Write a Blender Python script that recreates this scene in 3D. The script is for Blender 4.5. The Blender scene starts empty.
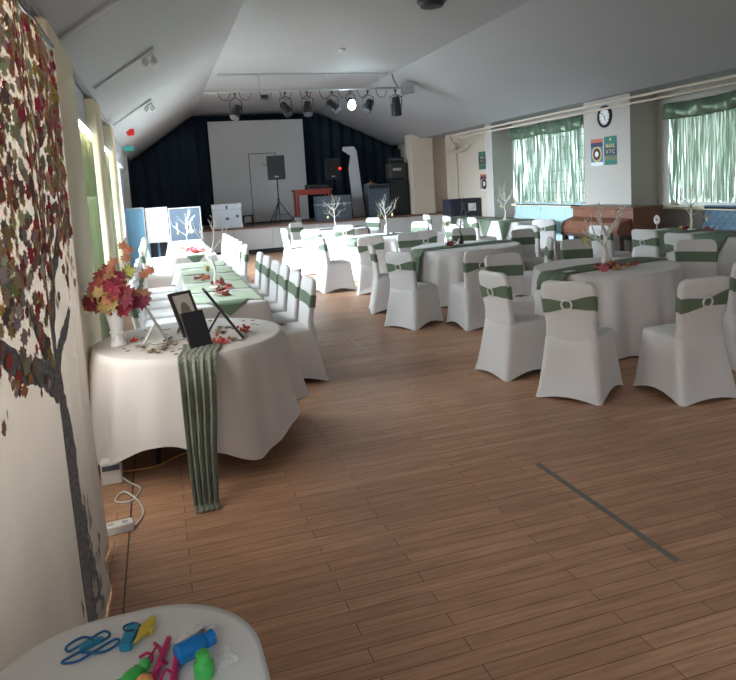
import bpy, bmesh, math, random
from mathutils import Vector, Matrix
from math import sin, cos, pi, radians, atan2, sqrt
R = random.Random(7)
sc = bpy.context.scene
COL = sc.collection

# ------------------------------------------------------------------ materials
def mat(name, col, rough=.6, metal=0., var=0., vscale=8., bump=0., bscale=60., emit=None, estr=0., trans=0., sheen=0., alpha=1., spec=.5):
    m = bpy.data.materials.new(name); m.use_nodes = True
    nt = m.node_tree; b = nt.nodes['Principled BSDF']
    b.inputs['Base Color'].default_value = (*col, 1); b.inputs['Roughness'].default_value = rough
    b.inputs['Metallic'].default_value = metal; b.inputs['Specular IOR Level'].default_value = spec
    b.inputs['Alpha'].default_value = alpha
    if trans: b.inputs['Transmission Weight'].default_value = trans
    if sheen: b.inputs['Sheen Weight'].default_value = sheen
    if emit:
        b.inputs['Emission Color'].default_value = (*emit, 1); b.inputs['Emission Strength'].default_value = estr
    tc = nt.nodes.new('ShaderNodeTexCoord')
    if var:
        n = nt.nodes.new('ShaderNodeTexNoise'); n.inputs['Scale'].default_value = vscale; n.inputs['Detail'].default_value = 5
        r = nt.nodes.new('ShaderNodeMix'); r.data_type = 'RGBA'
        r.inputs[6].default_value = (*[max(0, c*(1-var)) for c in col], 1)
        r.inputs[7].default_value = (*[min(1, c*(1+var)) for c in col], 1)
        nt.links.new(tc.outputs['Object'], n.inputs['Vector']); nt.links.new(n.outputs['Fac'], r.inputs[0])
        nt.links.new(r.outputs[2], b.inputs['Base Color'])
    if bump:
        n2 = nt.nodes.new('ShaderNodeTexNoise'); n2.inputs['Scale'].default_value = bscale; n2.inputs['Detail'].default_value = 4
        bp = nt.nodes.new('ShaderNodeBump'); bp.inputs['Strength'].default_value = bump; bp.inputs['Distance'].default_value = .02
        nt.links.new(tc.outputs['Object'], n2.inputs['Vector']); nt.links.new(n2.outputs['Fac'], bp.inputs['Height'])
        nt.links.new(bp.outputs['Normal'], b.inputs['Normal'])
    return m

def translucent(name, col, fac=.4, rough=.8, bump=0., bscale=40.):
    m = mat(name, col, rough, bump=bump, bscale=bscale, var=.06)
    nt = m.node_tree; b = nt.nodes['Principled BSDF']; out = nt.nodes['Material Output']
    t = nt.nodes.new('ShaderNodeBsdfTranslucent'); t.inputs['Color'].default_value = (*col, 1)
    mx = nt.nodes.new('ShaderNodeMixShader'); mx.inputs[0].default_value = fac
    nt.links.new(b.outputs[0], mx.inputs[1]); nt.links.new(t.outputs[0], mx.inputs[2]); nt.links.new(mx.outputs[0], out.inputs[0])
    return m

def vcol_mat(name, rough=.6, trans=0.):
    m = mat(name, (1, 1, 1), rough); nt = m.node_tree
    a = nt.nodes.new('ShaderNodeAttribute'); a.attribute_name = 'Col'
    nt.links.new(a.outputs['Color'], nt.nodes['Principled BSDF'].inputs['Base Color'])
    return m

def floor_mat():
    m = mat('parquet', (.3, .16, .09), .34, spec=.34); nt = m.node_tree; b = nt.nodes['Principled BSDF']
    tc = nt.nodes.new('ShaderNodeTexCoord')
    br = nt.nodes.new('ShaderNodeTexBrick'); br.offset = .37; br.offset_frequency = 2; br.squash = 1
    br.inputs['Scale'].default_value = 1; br.inputs['Brick Width'].default_value = .95; br.inputs['Row Height'].default_value = .078
    br.inputs['Mortar Size'].default_value = .0022; br.inputs['Mortar Smooth'].default_value = .3; br.inputs['Bias'].default_value = 0
    br.inputs['Color1'].default_value = (.60, .345, .215, 1); br.inputs['Color2'].default_value = (.48, .27, .165, 1)
    br.inputs['Mortar'].default_value = (.19, .085, .045, 1)
    nt.links.new(tc.outputs['Object'], br.inputs['Vector'])
    mp = nt.nodes.new('ShaderNodeMapping'); mp.inputs['Scale'].default_value = (1.5, 22, 1)
    nt.links.new(tc.outputs['Object'], mp.inputs['Vector'])
    n = nt.nodes.new('ShaderNodeTexNoise'); n.inputs['Scale'].default_value = 2.2; n.inputs['Detail'].default_value = 8
    nt.links.new(mp.outputs[0], n.inputs['Vector'])
    n2 = nt.nodes.new('ShaderNodeTexNoise'); n2.inputs['Scale'].default_value = .9; n2.inputs['Detail'].default_value = 6
    nt.links.new(tc.outputs['Object'], n2.inputs['Vector'])
    cr = nt.nodes.new('ShaderNodeValToRGB')
    cr.color_ramp.elements[0].position = .3; cr.color_ramp.elements[0].color = (.72, .7, .68, 1)
    cr.color_ramp.elements[1].position = .72; cr.color_ramp.elements[1].color = (1.12, 1.12, 1.14, 1)
    nt.links.new(n.outputs['Fac'], cr.inputs[0])
    mx = nt.nodes.new('ShaderNodeMix'); mx.data_type = 'RGBA'; mx.blend_type = 'MULTIPLY'; mx.inputs[0].default_value = 1
    nt.links.new(br.outputs['Color'], mx.inputs[6]); nt.links.new(cr.outputs[0], mx.inputs[7])
    cr2 = nt.nodes.new('ShaderNodeValToRGB')
    cr2.color_ramp.elements[0].position = .35; cr2.color_ramp.elements[0].color = (.88, .86, .84, 1)
    cr2.color_ramp.elements[1].position = .65; cr2.color_ramp.elements[1].color = (1.08, 1.08, 1.08, 1)
    nt.links.new(n2.outputs['Fac'], cr2.inputs[0])
    mx2 = nt.nodes.new('ShaderNodeMix'); mx2.data_type = 'RGBA'; mx2.blend_type = 'MULTIPLY'; mx2.inputs[0].default_value = 1
    nt.links.new(mx.outputs[2], mx2.inputs[6]); nt.links.new(cr2.outputs[0], mx2.inputs[7])
    nt.links.new(mx2.outputs[2], b.inputs['Base Color'])
    rr = nt.nodes.new('ShaderNodeMapRange'); rr.inputs[3].default_value = .34; rr.inputs[4].default_value = .55
    nt.links.new(n2.outputs['Fac'], rr.inputs[0]); nt.links.new(rr.outputs[0], b.inputs['Roughness'])
    bp = nt.nodes.new('ShaderNodeBump'); bp.inputs['Strength'].default_value = .25; bp.inputs['Distance'].default_value = .004
    inv = nt.nodes.new('ShaderNodeMath'); inv.operation = 'SUBTRACT'; inv.inputs[0].default_value = 1
    nt.links.new(br.outputs['Fac'], inv.inputs[1]); nt.links.new(inv.outputs[0], bp.inputs['Height'])
    nt.links.new(bp.outputs['Normal'], b.inputs['Normal'])
    return m

M = dict(
    floor=floor_mat(),
    ceil=mat('ceiling_paint', (.40, .40, .41), .7, var=.03, vscale=1.5),
    rough_wall=mat('rough_plaster', (.6, .62, .64), .85, var=.08, vscale=14, bump=.6, bscale=30),
    wall=mat('wall_paint', (.46, .43, .39), .75, var=.03, vscale=2),
    cream=mat('cream_paint', (.86, .76, .56), .7, var=.03, vscale=3),
    stagewall=mat('cream_stage_paint', (.66, .57, .47), .75, var=.03),
    white=mat('white_paint', (.70, .69, .68), .5),
    whitepanel=mat('white_panel', (.62, .62, .63), .6, var=.02, vscale=2),
    black=mat('black_cloth', (.022, .036, .055), .95, var=.25, vscale=3, spec=.15),  # bluish lift in the black puts the haze over the stage into the colour
    blackplastic=mat('black_plastic', (.013, .014, .017), .5),
    blackmetal=mat('black_metal', (.02, .021, .024), .4, metal=.3),
    grille=mat('speaker_grille', (.015, .016, .019), .7, bump=.4, bscale=300),
    steel=mat('galvanised_steel', (.45, .46, .47), .4, metal=.7),
    stagefloor=mat('stage_board', (.20, .11, .08), .5, var=.2, vscale=12),
    cloth=mat('white_tablecloth', (.70, .655, .63), .85, var=.02, vscale=4, bump=.12, bscale=12, sheen=.2),
    spandex=mat('white_spandex', (.72, .69, .675), .62, var=.02, vscale=5, bump=.08, bscale=9, sheen=.15),
    sage=translucent('sage_organza', (.15, .20, .13), .10, .7, .25, 25),
    sage_light=translucent('pale_sage_organza', (.47, .53, .39), .12, .7, .2, 22),
    greygreen=translucent('grey_green_chiffon', (.31, .335, .27), .12, .8, .8, 60),
    silver=mat('silver_ring', (.82, .81, .78), .3, metal=.2),
    leaf=vcol_mat('leaf_colours', .6),
    print=vcol_mat('printed_colours', .9),
    canvas=translucent('mural_fabric', (.80, .77, .73), .35, .9, .15, 90),
    ink=mat('printed_bark', (.22, .225, .24), .9, var=1.3, vscale=55),
    curtain_green=translucent('green_voile', (.44, .48, .32), .3, .8, .2, 30),
    twig=mat('white_twig', (.72, .68, .58), .7, var=.15, vscale=30),
    twig_dark=mat('brown_twig', (.20, .16, .12), .8, var=.3, vscale=30),
    bark=mat('birch_paper', (.82, .78, .7), .7, var=.25, vscale=28),
    tag=mat('gold_leaf_tag', (.45, .36, .14), .5, var=.2, vscale=20),
    glassvase=mat('white_glass', (.72, .72, .72), .18, var=.1, vscale=40),
    darkvase=mat('dark_vase', (.03, .025, .03), .3),
    darkframe=mat('dark_frame', (.045, .035, .03), .4),
    frameback=mat('frame_back', (.022, .024, .03), .55),
    mount=mat('photo_mount', (.62, .58, .52), .8),
    photo=mat('sepia_photo', (.25, .2, .16), .6, var=.7, vscale=30),
    silverframe=mat('silver_frame', (.42, .41, .39), .35, metal=.6),
    berry=mat('red_berry', (.62, .07, .05), .35, var=.3, vscale=40),
    paper=mat('paper', (.78, .77, .74), .8),
    piano=mat('red_brown_wood', (.20, .075, .040), .38, var=.25, vscale=7),
    pianodark=mat('dark_brown_wood', (.05, .022, .015), .4),
    redwood=mat('red_painted_wood', (.30, .045, .03), .5),
    seatblue=mat('blue_vinyl', (.10, .19, .27), .5, bump=.25, bscale=14),
    seatmint=mat('pale_blue_quilt', (.42, .58, .62), .6, bump=.5, bscale=18),
    boardblue=mat('light_blue_board', (.16, .38, .56), .6),
    boardslate=mat('slate_blue_board', (.11, .155, .20), .6),
    navy=mat('navy_cabinet', (.022, .024, .045), .5),
    greybox=mat('grey_flight_case', (.085, .11, .14), .55),
    palecase=mat('pale_grey_case', (.55, .60, .66), .45, var=.06, vscale=6),
    cabgrey=mat('grey_cabinet', (.07, .09, .11), .6),
    brass=mat('cymbal_brass', (.4, .25, .1), .35, metal=.6),
    tape=mat('grey_floor_tape', (.17, .165, .15), .6, var=.2, vscale=20),
    paletape=mat('pale_floor_tape', (.42, .40, .38), .6, var=.2, vscale=20),
    cable=mat('white_cable', (.7, .69, .66), .5),
    cableblack=mat('black_cable', (.03, .03, .03), .6),
    glasscyan=mat('blue_plastic', (.015, .26, .45), .3),
    bluebottle=mat('bright_blue_plastic', (.01, .22, .62), .25),
    cord=mat('blue_cord', (.015, .14, .34), .6),
    yellow=mat('yellow_plastic', (.68, .52, .06), .4),
    pink=mat('pink_plastic', (.62, .02, .16), .35),
    green=mat('green_plastic', (.06, .50, .10), .35),
    orange=mat('orange_plastic', (.75, .36, .10), .4),
    film=mat('clear_film', (.95, .95, .95), .06, alpha=.22, spec=1.),
    redalarm=mat('red_alarm', (.6, .02, .02), .4),
    cyan=mat('exit_sign_face', (.05, .45, .38), .4),
    bulb=mat('lit_lamp', (1, 1, 1), .3, emit=(.72, .95, 1.), estr=30.),
    tube=mat('lit_tube', (1, 1, 1), .3, emit=(1., .90, .66), estr=20.),
    lensglass=mat('dark_lens', (.05, .055, .065), .12),
    redled=mat('red_led', (1, 0, 0), .3, emit=(1, .02, .01), estr=6.),
    clockface=mat('clock_face', (.75, .75, .73), .5),
    pelmet=mat('green_foil', (.16, .23, .16), .32, metal=.35, bump=.7, bscale=14),
    p_green=mat('poster_green', (.02, .16, .12), .5), p_navy=mat('poster_navy', (.02, .04, .10), .5),
    p_yellow=mat('poster_yellow', (.62, .55, .15), .5), p_orange=mat('poster_orange', (.50, .14, .08), .5),
    p_teal=mat('poster_teal', (.02, .20, .28), .5), p_white=mat('poster_white', (.7, .7, .72), .5), p_black=mat('poster_black', (.02, .015, .02), .5),
    daylight=mat('daylight_pane', (.8, .85, .9), .5, emit=(.80, .92, 1.), estr=5.),
    daylight_soft=mat('soft_daylight_pane', (.8, .85, .9), .5, emit=(.75, .92, .82), estr=.62),
    daylight_green=mat('frosted_daylight_pane', (.8, .85, .9), .5, emit=(1., .97, .92), estr=3.8),
)
def foil():
    m = bpy.data.materials.new('foil_strips'); m.use_nodes = True; nt = m.node_tree
    b = nt.nodes['Principled BSDF']; out = nt.nodes['Material Output']
    b.inputs['Base Color'].default_value = (.50, .60, .50, 1); b.inputs['Metallic'].default_value = .75; b.inputs['Roughness'].default_value = .28
    t = nt.nodes.new('ShaderNodeBsdfTranslucent'); t.inputs['Color'].default_value = (.48, .62, .52, 1)
    mx = nt.nodes.new('ShaderNodeMixShader'); mx.inputs[0].default_value = .42
    nt.links.new(b.outputs[0], mx.inputs[1]); nt.links.new(t.outputs[0], mx.inputs[2]); nt.links.new(mx.outputs[0], out.inputs[0])
    return m
M['foil'] = foil()

# ------------------------------------------------------------------ mesh builder
class MB:
    def __init__(s): s.v = []; s.f = []; s.c = []; s.cur = None
    def add(s, vs, fs):
        o = len(s.v); s.v += [tuple(v) for v in vs]
        for f in fs: s.f.append([i+o for i in f]); s.c.append(s.cur)
        return s
    def box(s, x0, x1, y0, y1, z0, z1, rot=None, piv=None):
        vs = [Vector((x, y, z)) for z in (z0, z1) for y in (y0, y1) for x in (x0, x1)]
        if rot is not None:
            p = Vector(piv) if piv is not None else Vector(((x0+x1)/2, (y0+y1)/2, (z0+z1)/2)); vs = [rot @ (v-p) + p for v in vs]
        return s.add(vs, [(0, 2, 3, 1), (4, 5, 7, 6), (0, 1, 5, 4), (2, 6, 7, 3), (0, 4, 6, 2), (1, 3, 7, 5)])
    def rbox(s, x0, x1, y0, y1, z0, z1, r=.02, n=3):
        # box with rounded vertical edges and softened rims
        def ring(ins, z):
            pts = []
            for (cx, cy, a0) in ((x1-r, y1-r, 0), (x0+r, y1-r, 90), (x0+r, y0+r, 180), (x1-r, y0+r, 270)):
                for k in range(n+1):
                    a = radians(a0+90*k/n); pts.append((cx+(r-ins)*cos(a), cy+(r-ins)*sin(a), z))
            return pts
        h = min(r*.5, (z1-z0)*.3)
        return s.loft([ring(h, z0), ring(0, z0+h), ring(0, z1-h), ring(h, z1)], True, True)
    def loft(s, rings, cap0=False, cap1=False, closed=True):
        n = len(rings[0]); o = len(s.v)
        for r in rings: s.v += [tuple(p) for p in r]
        for i in range(len(rings)-1):
            for j in range(n if closed else n-1):
                a = o+i*n+j; b = o+i*n+(j+1) % n
                s.f.append([a, b, b+n, a+n]); s.c.append(s.cur)
        if cap0: s.f.append([o+j for j in range(n)][::-1]); s.c.append(s.cur)
        if cap1: s.f.append([o+(len(rings)-1)*n+j for j in range(n)]); s.c.append(s.cur)
        return s
    def tube(s, pts, r, n=8, cap=True):
        pts = [Vector(p) for p in pts]; rs = r if isinstance(r, (list, tuple)) else [r]*len(pts); rings = []
        up = Vector((0, 0, 1))
        for i, p in enumerate(pts):
            d = (pts[min(i+1, len(pts)-1)]-pts[max(i-1, 0)])
            if d.length < 1e-9: d = Vector((0, 0, 1))
            d.normalize()
            a = up.cross(d)
            if a.length < .1: a = Vector((1, 0, 0)).cross(d)
            a.normalize(); b = d.cross(a)
            rings.append([p+(a*cos(2*pi*k/n)+b*sin(2*pi*k/n))*rs[i] for k in range(n)])
        return s.loft(rings, cap, cap)
    def cyl(s, p0, p1, r, n=20, r1=None): return s.tube([p0, p1], [r, r if r1 is None else r1], n)
    def lathe(s, prof, c=(0, 0, 0), n=24):
        return s.loft([[(c[0]+r*cos(2*pi*k/n), c[1]+r*sin(2*pi*k/n), c[2]+z) for k in range(n)] for r, z in prof], True, True)
    def torus(s, c, axis, R_, r, n=24, m=8):
        z = Vector(axis).normalized(); a = z.orthogonal().normalized(); b = z.cross(a); c = Vector(c); rings = []
        for i in range(n):
            d = a*cos(2*pi*i/n)+b*sin(2*pi*i/n)
            rings.append([c+d*(R_+r*cos(2*pi*k/m))+z*(r*sin(2*pi*k/m)) for k in range(m)])
        return s.loft(rings+[rings[0]])
    def ball(s, c, r, n=10, m=6, sq=(1, 1, 1)):
        return s.loft([[(c[0]+sq[0]*r*sin(pi*(i+.001)/m)*cos(2*pi*k/n), c[1]+sq[1]*r*sin(pi*(i+.001)/m)*sin(2*pi*k/n), c[2]-sq[2]*r*cos(pi*i/m)) for k in range(n)] for i in range(m+1)])
    def prism(s, pts, off):
        off = Vector(off); n = len(pts); a = [Vector(p) for p in pts]
        return s.add(a+[p+off for p in a], [list(range(n))[::-1], [i+n for i in range(n)]]+[[i, (i+1) % n, (i+1) % n+n, i+n] for i in range(n)])
    def grid(s, fn, nu, nv):
        return s.add([fn(i/nu, j/nv) for j in range(nv+1) for i in range(nu+1)],
                     [(j*(nu+1)+i, j*(nu+1)+i+1, (j+1)*(nu+1)+i+1, (j+1)*(nu+1)+i) for j in range(nv) for i in range(nu)])
    def mesh(s, name):
        me = bpy.data.meshes.new(name); me.from_pydata(s.v, [], s.f)
        if any(c is not None for c in s.c):
            ca = me.color_attributes.new('Col', 'FLOAT_COLOR', 'CORNER'); i = 0
            for f, c in zip(s.f, s.c):
                for _ in f: ca.data[i].color = (*(c or (1, 1, 1)), 1); i += 1
        bm = bmesh.new(); bm.from_mesh(me)
        bmesh.ops.recalc_face_normals(bm, faces=bm.faces); bm.to_mesh(me); bm.free()
        return me
    def build(s, name, m, parent=None, smooth=False, solid=0., bevel=0., sub=0, loc=None):
        me = s.mesh(name); o = bpy.data.objects.new(name, me); COL.objects.link(o)
        me.materials.append(M[m] if isinstance(m, str) else m)
        if smooth:
            for p in me.polygons: p.use_smooth = True
            if smooth != 'all': me.set_sharp_from_angle(angle=radians(40))
        if parent is not None: o.parent = parent
        if loc: o.location = loc
        if bevel: b = o.modifiers.new('b', 'BEVEL'); b.width = bevel; b.segments = 2; b.limit_method = 'ANGLE'
        if sub: b = o.modifiers.new('s', 'SUBSURF'); b.levels = b.render_levels = sub
        if solid: b = o.modifiers.new('t', 'SOLIDIFY'); b.thickness = solid; b.offset = 0
        return o

def tag(o, label, cat, group=None, kind=None):
    o['label'] = label; o['category'] = cat
    if group: o['group'] = group
    if kind: o['kind'] = kind
    return o
def thing(name, label, cat, loc=(0, 0, 0), rz=0., group=None):
    o = bpy.data.objects.new(name, None); COL.objects.link(o); o.empty_display_size = .1
    o.location = loc; o.rotation_euler = (0, 0, rz); return tag(o, label, cat, group)
def struct(name, mb, m, **k):
    o = mb.build(name, m, **k); o['kind'] = 'structure'; return o
def dup(root, loc, rz, label, group=None):
    r = root.copy(); COL.objects.link(r); r.location = loc; r.rotation_euler = (0, 0, rz); r['label'] = label
    if group: r['group'] = group
    for ch in list(root.children):
        c = ch.copy(); COL.objects.link(c); c.parent = r
        for g in list(ch.children):
            d = g.copy(); COL.objects.link(d); d.parent = c
    return r
def face(dx, dy): return atan2(-dx, dy)
def rotz(a): return Matrix.Rotation(a, 3, 'Z')

# ------------------------------------------------------------------ the room
YB, YE = -3.2, 22.0           # room extent along the hall
SY, SZ = 18.7, .76            # stage front, stage height
PX, RX = 7.75, 8.3            # right pier face, right recess wall
struct('floor', MB().box(-1.2, 9.2, YB, SY+.2, -.08, 0), 'floor')
struct('trim_1', MB().box(-.285, -.277, 1.2, 5.2, 0, .002), 'pianodark')
# ceiling: left slope, flat, right slope and soffit, each a slab
prof = [(-.60, 2.83), (1.3, 4.10), (5.2, 4.10), (7.6, 2.97), (9.2, 2.97)]
cm = MB()
for (a, b) in zip(prof, prof[1:]):
    cm.add([(a[0], YB, a[1]), (b[0], YB, b[1]), (b[0], YE, b[1]), (a[0], YE, a[1]),
            (a[0], YB, a[1]+.12), (b[0], YB, b[1]+.12), (b[0], YE, b[1]+.12), (a[0], YE, a[1]+.12)],
           [(0, 1, 2, 3), (4, 5, 6, 7), (0, 1, 5, 4), (3, 2, 6, 7), (0, 3, 7, 4), (1, 2, 6, 5)])
struct('ceiling', cm, 'ceil')
# hairline ceiling fold above the lighting bar
struct('trim_2', MB().box(1.42, 5.05, 14.25, 14.30, 4.065, 4.1), 'ceil')
# board joint along the left crease
struct('trim_3', MB().box(-.60, -.565, YB, 11.4, 2.815, 2.865), 'ceil')
# left wall: low wall below the windows, lintel above, piers between
lw = MB()
lw.box(-1.1, -.72, YB, SY, 0, .85); lw.box(-1.1, -.62, YB, SY, 2.42, 2.95)
for y0, y1 in ((YB, -2.4), (.2, .8), (4.75, 5.95), (7.75, 8.75), (10.55, 11.2), (16.4, SY)):
    lw.box(-1.1, -.70, y0, y1, .85, 2.42)
struct('wall_left', lw, 'rough_wall')
for i, (y0, y1) in enumerate(((4.42, 5.75), (7.82, 8.6), (10.6, 11.1))):
    struct('trim_%d' % (i+4), MB().rbox(-.72, -.505, y0, y1, 0, 2.78, .03), 'cream', smooth=True)
def window(n, y0, y1, z0, z1, x, dirn, pane, nv, nh):
    w = MB(); d = .04
    w.box(x, x+dirn*.06, y0, y0+.06, z0, z1); w.box(x, x+dirn*.06, y1-.06, y1, z0, z1)
    w.box(x, x+dirn*.06, y0+.06, y1-.06, z0, z0+.06); w.box(x, x+dirn*.06, y0+.06, y1-.06, z1-.06, z1)
    for k in range(1, nv): y = y0+(y1-y0)*k/nv; w.box(x+dirn*.01, x+dirn*.05, y-.015, y+.015, z0+.06, z1-.06)
    for k in range(1, nh): z = z0+(z1-z0)*k/nh; w.box(x+dirn*.012, x+dirn*.048, y0+.06, y1-.06, z-.012, z+.012)
    o = struct('window_%d' % n, w, 'white')
    MB().box(x+dirn*.028, x+dirn*.034, y0+.05, y1-.05, z0+.05, z1-.05).build('pane', pane, o)
window(1, .8, 4.75, .85, 2.42, -.9, 1, 'daylight_green', 6, 3)
window(9, -2.4, .2, .85, 2.42, -.9, 1, 'daylight_green', 4, 3)  # out-of-view window, added to brighten the near table and foreground floor
window(2, 5.95, 7.75, .85, 2.42, -.9, 1, 'daylight', 3, 3)
window(3, 8.75, 10.55, .85, 2.42, -.9, 1, 'daylight', 3, 3)
window(4, 11.2, 14.2, .85, 2.42, -.9, 1, 'daylight', 4, 3)
window(5, 14.3, 16.4, .85, 2.42, -.9, 1, 'daylight', 4, 3)
# right wall with piers and window openings
rw = MB()
rw.box(RX, RX+.5, YB, 15.1, 0, 1.04); rw.box(RX, RX+.5, YB, 15.1, 2.72, 3.0)
for y0, y1 in ((YB, 1.2), (4.2, 6.2), (9.5, 11.9), (14.55, 15.1)): rw.box(RX, RX+.5, y0, y1, 1.04, 2.72)
struct('wall_right', rw, 'wall')
struct('wall_right_stage_end', MB().box(RX, RX+.5, 15.1, SY, 0, 3.0), 'stagewall')
struct('trim_7', MB().box(PX, RX, 9.8, 11.1, 0, 2.97), 'wall')
struct('trim_8', MB().box(PX, RX, 14.75, 15.1, 0, 2.97), 'wall')
struct('trim_9', MB().box(PX, RX, 3.9, 5.2, 0, 2.97), 'wall')
struct('trim_10', MB().box(RX-.05, RX, 15.1, 15.45, 0, 2.6), 'twig_dark')
window(6, 11.9, 14.55, 1.04, 2.72, RX+.2, -1, 'daylight_soft', 5, 7)
window(7, 6.2, 9.5, 1.04, 2.72, RX+.2, -1, 'daylight_soft', 6, 1)
window(8, 1.2, 4.2, 1.04, 2.72, RX+.2, -1, 'daylight_soft', 6, 3)
struct('trim_11', MB().box(RX-.12, RX+.1, 11.2, 14.7, 1.0, 1.045).box(RX-.12, RX+.1, 5.3, 9.75, 1.0, 1.045), 'cream')
# stage-side walls and the back wall of the stage
struct('wall_back', MB().box(-1.2, 9.2, YE-.15, YE, 0, 4.2), 'black')
struct('wall_stage_right', MB().box(7.95, 9.2, SY+.5, SY+.7, 0, 3.0).box(7.30, 7.95, SY+.15, SY+.7, 0, 3.1).box(7.95, 8.1, SY+.7, YE, 0, 3.1), 'stagewall')
struct('trim_12', MB().box(7.28, 7.95, SY+.11, SY+.15, SZ, SZ+.13).box(7.95, 8.8, SY+.46, SY+.5, SZ, SZ+.13), 'stagewall')
struct('wall_stage_left', MB().box(-1.1, -.74, SY, YE, 0, 3.0), 'white')
struct('trim_13', MB().box(-.80, -.60, SY-.02, SY+.18, 0, 2.86), 'white')

# stage platform
st = thing('stage_platform', 'raised wooden stage with white front panels across the end of the hall', 'stage', (0, SY, 0))
MB().box(-.74, 8.3, -.06, YE-SY-.15, SZ-.05, SZ).build('deck', 'stagefloor', st)
fp = MB(); xs = [-.74, .6, 1.95, 3.0, 4.35, 5.7, 7.0, 8.3]
for a, b in zip(xs, xs[1:]): MB().box(a+.006, b-.006, .0, .04, .13, SZ-.05).build('front_panel', 'white', st)
MB().box(-.74, 8.3, .02, .06, 0, .13).build('kickboard', 'blackplastic', st)
MB().box(-.74, 8.3, .04, .1, 0, SZ-.05).build('front_frame', 'white', st)

# backdrop curtain with folds, white painted screen with a door outline
def drape(mb, x0, x1, y, z0, z1fn, amp, per, n):
    mb.grid(lambda u, v: (x0+(x1-x0)*u, y+amp*sin(u*(x1-x0)/per*2*pi)+amp*.4*sin(u*(x1-x0)/per*5.3), z0+(z1fn(x0+(x1-x0)*u)-z0)*v), n, 6)
ceilz = lambda x: (2.83+(x+.6)*.668 if x < 1.3 else 4.1 if x < 5.2 else 4.1-(x-5.2)*.471)
cu = MB(); drape(cu, -.72, 7.9, YE-.45, SZ, lambda x: ceilz(x)-.03, .05, .35, 260)
o = cu.build('backdrop_curtain', 'black', smooth='all', solid=.01); tag(o, 'black full-width curtain hanging across the back of the stage', 'curtain')
s = thing('painted_screen', 'large pale screen panel with a door outline at the back of the stage', 'screen', (3.12, 21.05, SZ))
MB().box(-1.43, 1.45, 0, .06, 0, 3.09).build('panel', 'whitepanel', s)
d = MB().box(-.28, .52, -.012, 0, .02, 2.08).build('door_leaf', 'whitepanel', s)
MB().box(-.30, -.28, -.016, 0, .02, 2.10).box(.52, .54, -.016, 0, .02, 2.10).box(-.30, .54, -.016, 0, 2.08, 2.10).build('door_frame', 'cabgrey', s)
MB().box(.10, .34, -.02, -.012, 1.72, 1.78).build('door_sign', 'steel', d)

# ------------------------------------------------------------------ chairs
def rr(hw, y0, y1, r, n=5, per=6):
    """rounded rectangle, corners first; returns points with side fraction"""
    pts = []
    cs = [(hw-r, y1-r, 0), (-hw+r, y1-r, 90), (-hw+r, y0+r, 180), (hw-r, y0+r, 270)]
    for i, (cx, cy, a0) in enumerate(cs):
        for k in range(n+1):
            a = radians(a0+90*k/n); pts.append((cx+r*cos(a), cy+r*sin(a), 0., i))
        nx = cs[(i+1) % 4]; a1 = radians(a0+90)
        p = (cx+r*cos(a1), cy+r*sin(a1)); q = (nx[0]+r*cos(a1), nx[1]+r*sin(a1))
        for k in range(1, per):
            t = k/per; pts.append((p[0]+(q[0]-p[0])*t, p[1]+(q[1]-p[1])*t, t, i))
    return pts
def make_chair():
    t = thing('banquet_chair', '', 'chair')
    mb = MB(); rings = []
    for k in range(10):
        u = k/9; e = u**.75
        hw = .256+(.208-.256)*e; y0 = -.315+(-.226+.315)*e; y1 = .27+(.225-.27)*e
        ring = []
        for (x, y, f, i) in rr(hw, y0, y1, .035+.02*u):
            s = sin(pi*f) if f else 0
            hem = (.030 if i in (0, 2) else .060)*s
            pull = .022*s*sin(pi*min(1, u*1.1))**1
            xx = x*(1-pull/.3 if i in (1, 3) else 1); yy = y-(pull*(1 if y > 0 else -1) if i in (0, 2) else 0)
            ring.append((xx, yy, hem*(1-u)**1.5+.445*u))
        rings.append(ring)
    for sc_, z in ((.97, .462), (.90, .474), (.6, .483), (.25, .487)):
        rings.append([(x*sc_, (y-.01)*sc_+.01, z) for (x, y, f, i) in rr(.208, -.226, .225, .055)])
    mb.loft(rings, False, True); mb.build('seat_cover', 'spandex', t, smooth='all')
    bk = MB(); rings = []
    def bprof(z): # half width, centre y, half thickness
        pts = [(.26, .205, -.165, .030), (.36, .205, -.177, .032), (.44, .203, -.184, .033), (.55, .192, -.190, .028), (.70, .205, -.213, .026), (.82, .212, -.232, .026), (.865, .206, -.240, .025), (.89, .188, -.244, .021), (.902, .15, -.246, .013)]
        for a, b in zip(pts, pts[1:]):
            if z <= b[0]:
                q = (z-a[0])/(b[0]-a[0]); return [a[j]+(b[j]-a[j])*q for j in (1, 2, 3)]
        return pts[-1][1:]
    def section(hw, yc, th, z, bow=.018):
        out = []
        for (x, y, f, i) in rr(hw, -th, th, min(th*.95, .024), 4, 8): out.append((x, yc+y-bow*(1-(x/hw)**2)+bow*.4, z))
        return out
    for z in (.26, .30, .36, .42, .48, .55, .62, .70, .76, .82, .85, .87, .885, .895, .902): rings.append(section(*bprof(z), z))
    bk.loft(rings, True, True); bk.build('back_cover', 'spandex', t, smooth='all')
    sa = MB(); rings = []
    for k in range(5):
        q = k/4*2-1; ring = []
        hw, yc, th = bprof(.725+.05*q)
        for (x, y, z) in section(hw+.005, yc, th+.005, 0):
            rear = 1 if y < yc-.01 else 0
            pinch = .45+.55*min(1, abs(x)/.16) if rear else 1
            ring.append((x, y-(.008 if rear and abs(x) < .05 else 0), .725+.055*q*pinch+.02*(x/.2)*(1 if rear else .4)))
        rings.append(ring)
    sa.loft(rings); sash = sa.build('sash', 'sage', t, smooth='all'); sash['label'] = 'sage green sash'
    yb = bprof(.725); ring = MB().torus((0, yb[1]-yb[2]-.026, .725), (0, 1, .1), .039, .0075, 24, 8).build('ring_buckle', 'silver', t, smooth='all'); ring['label'] = 'round pearl-white ring'
    return t
CH = make_chair(); first = [True]
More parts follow.
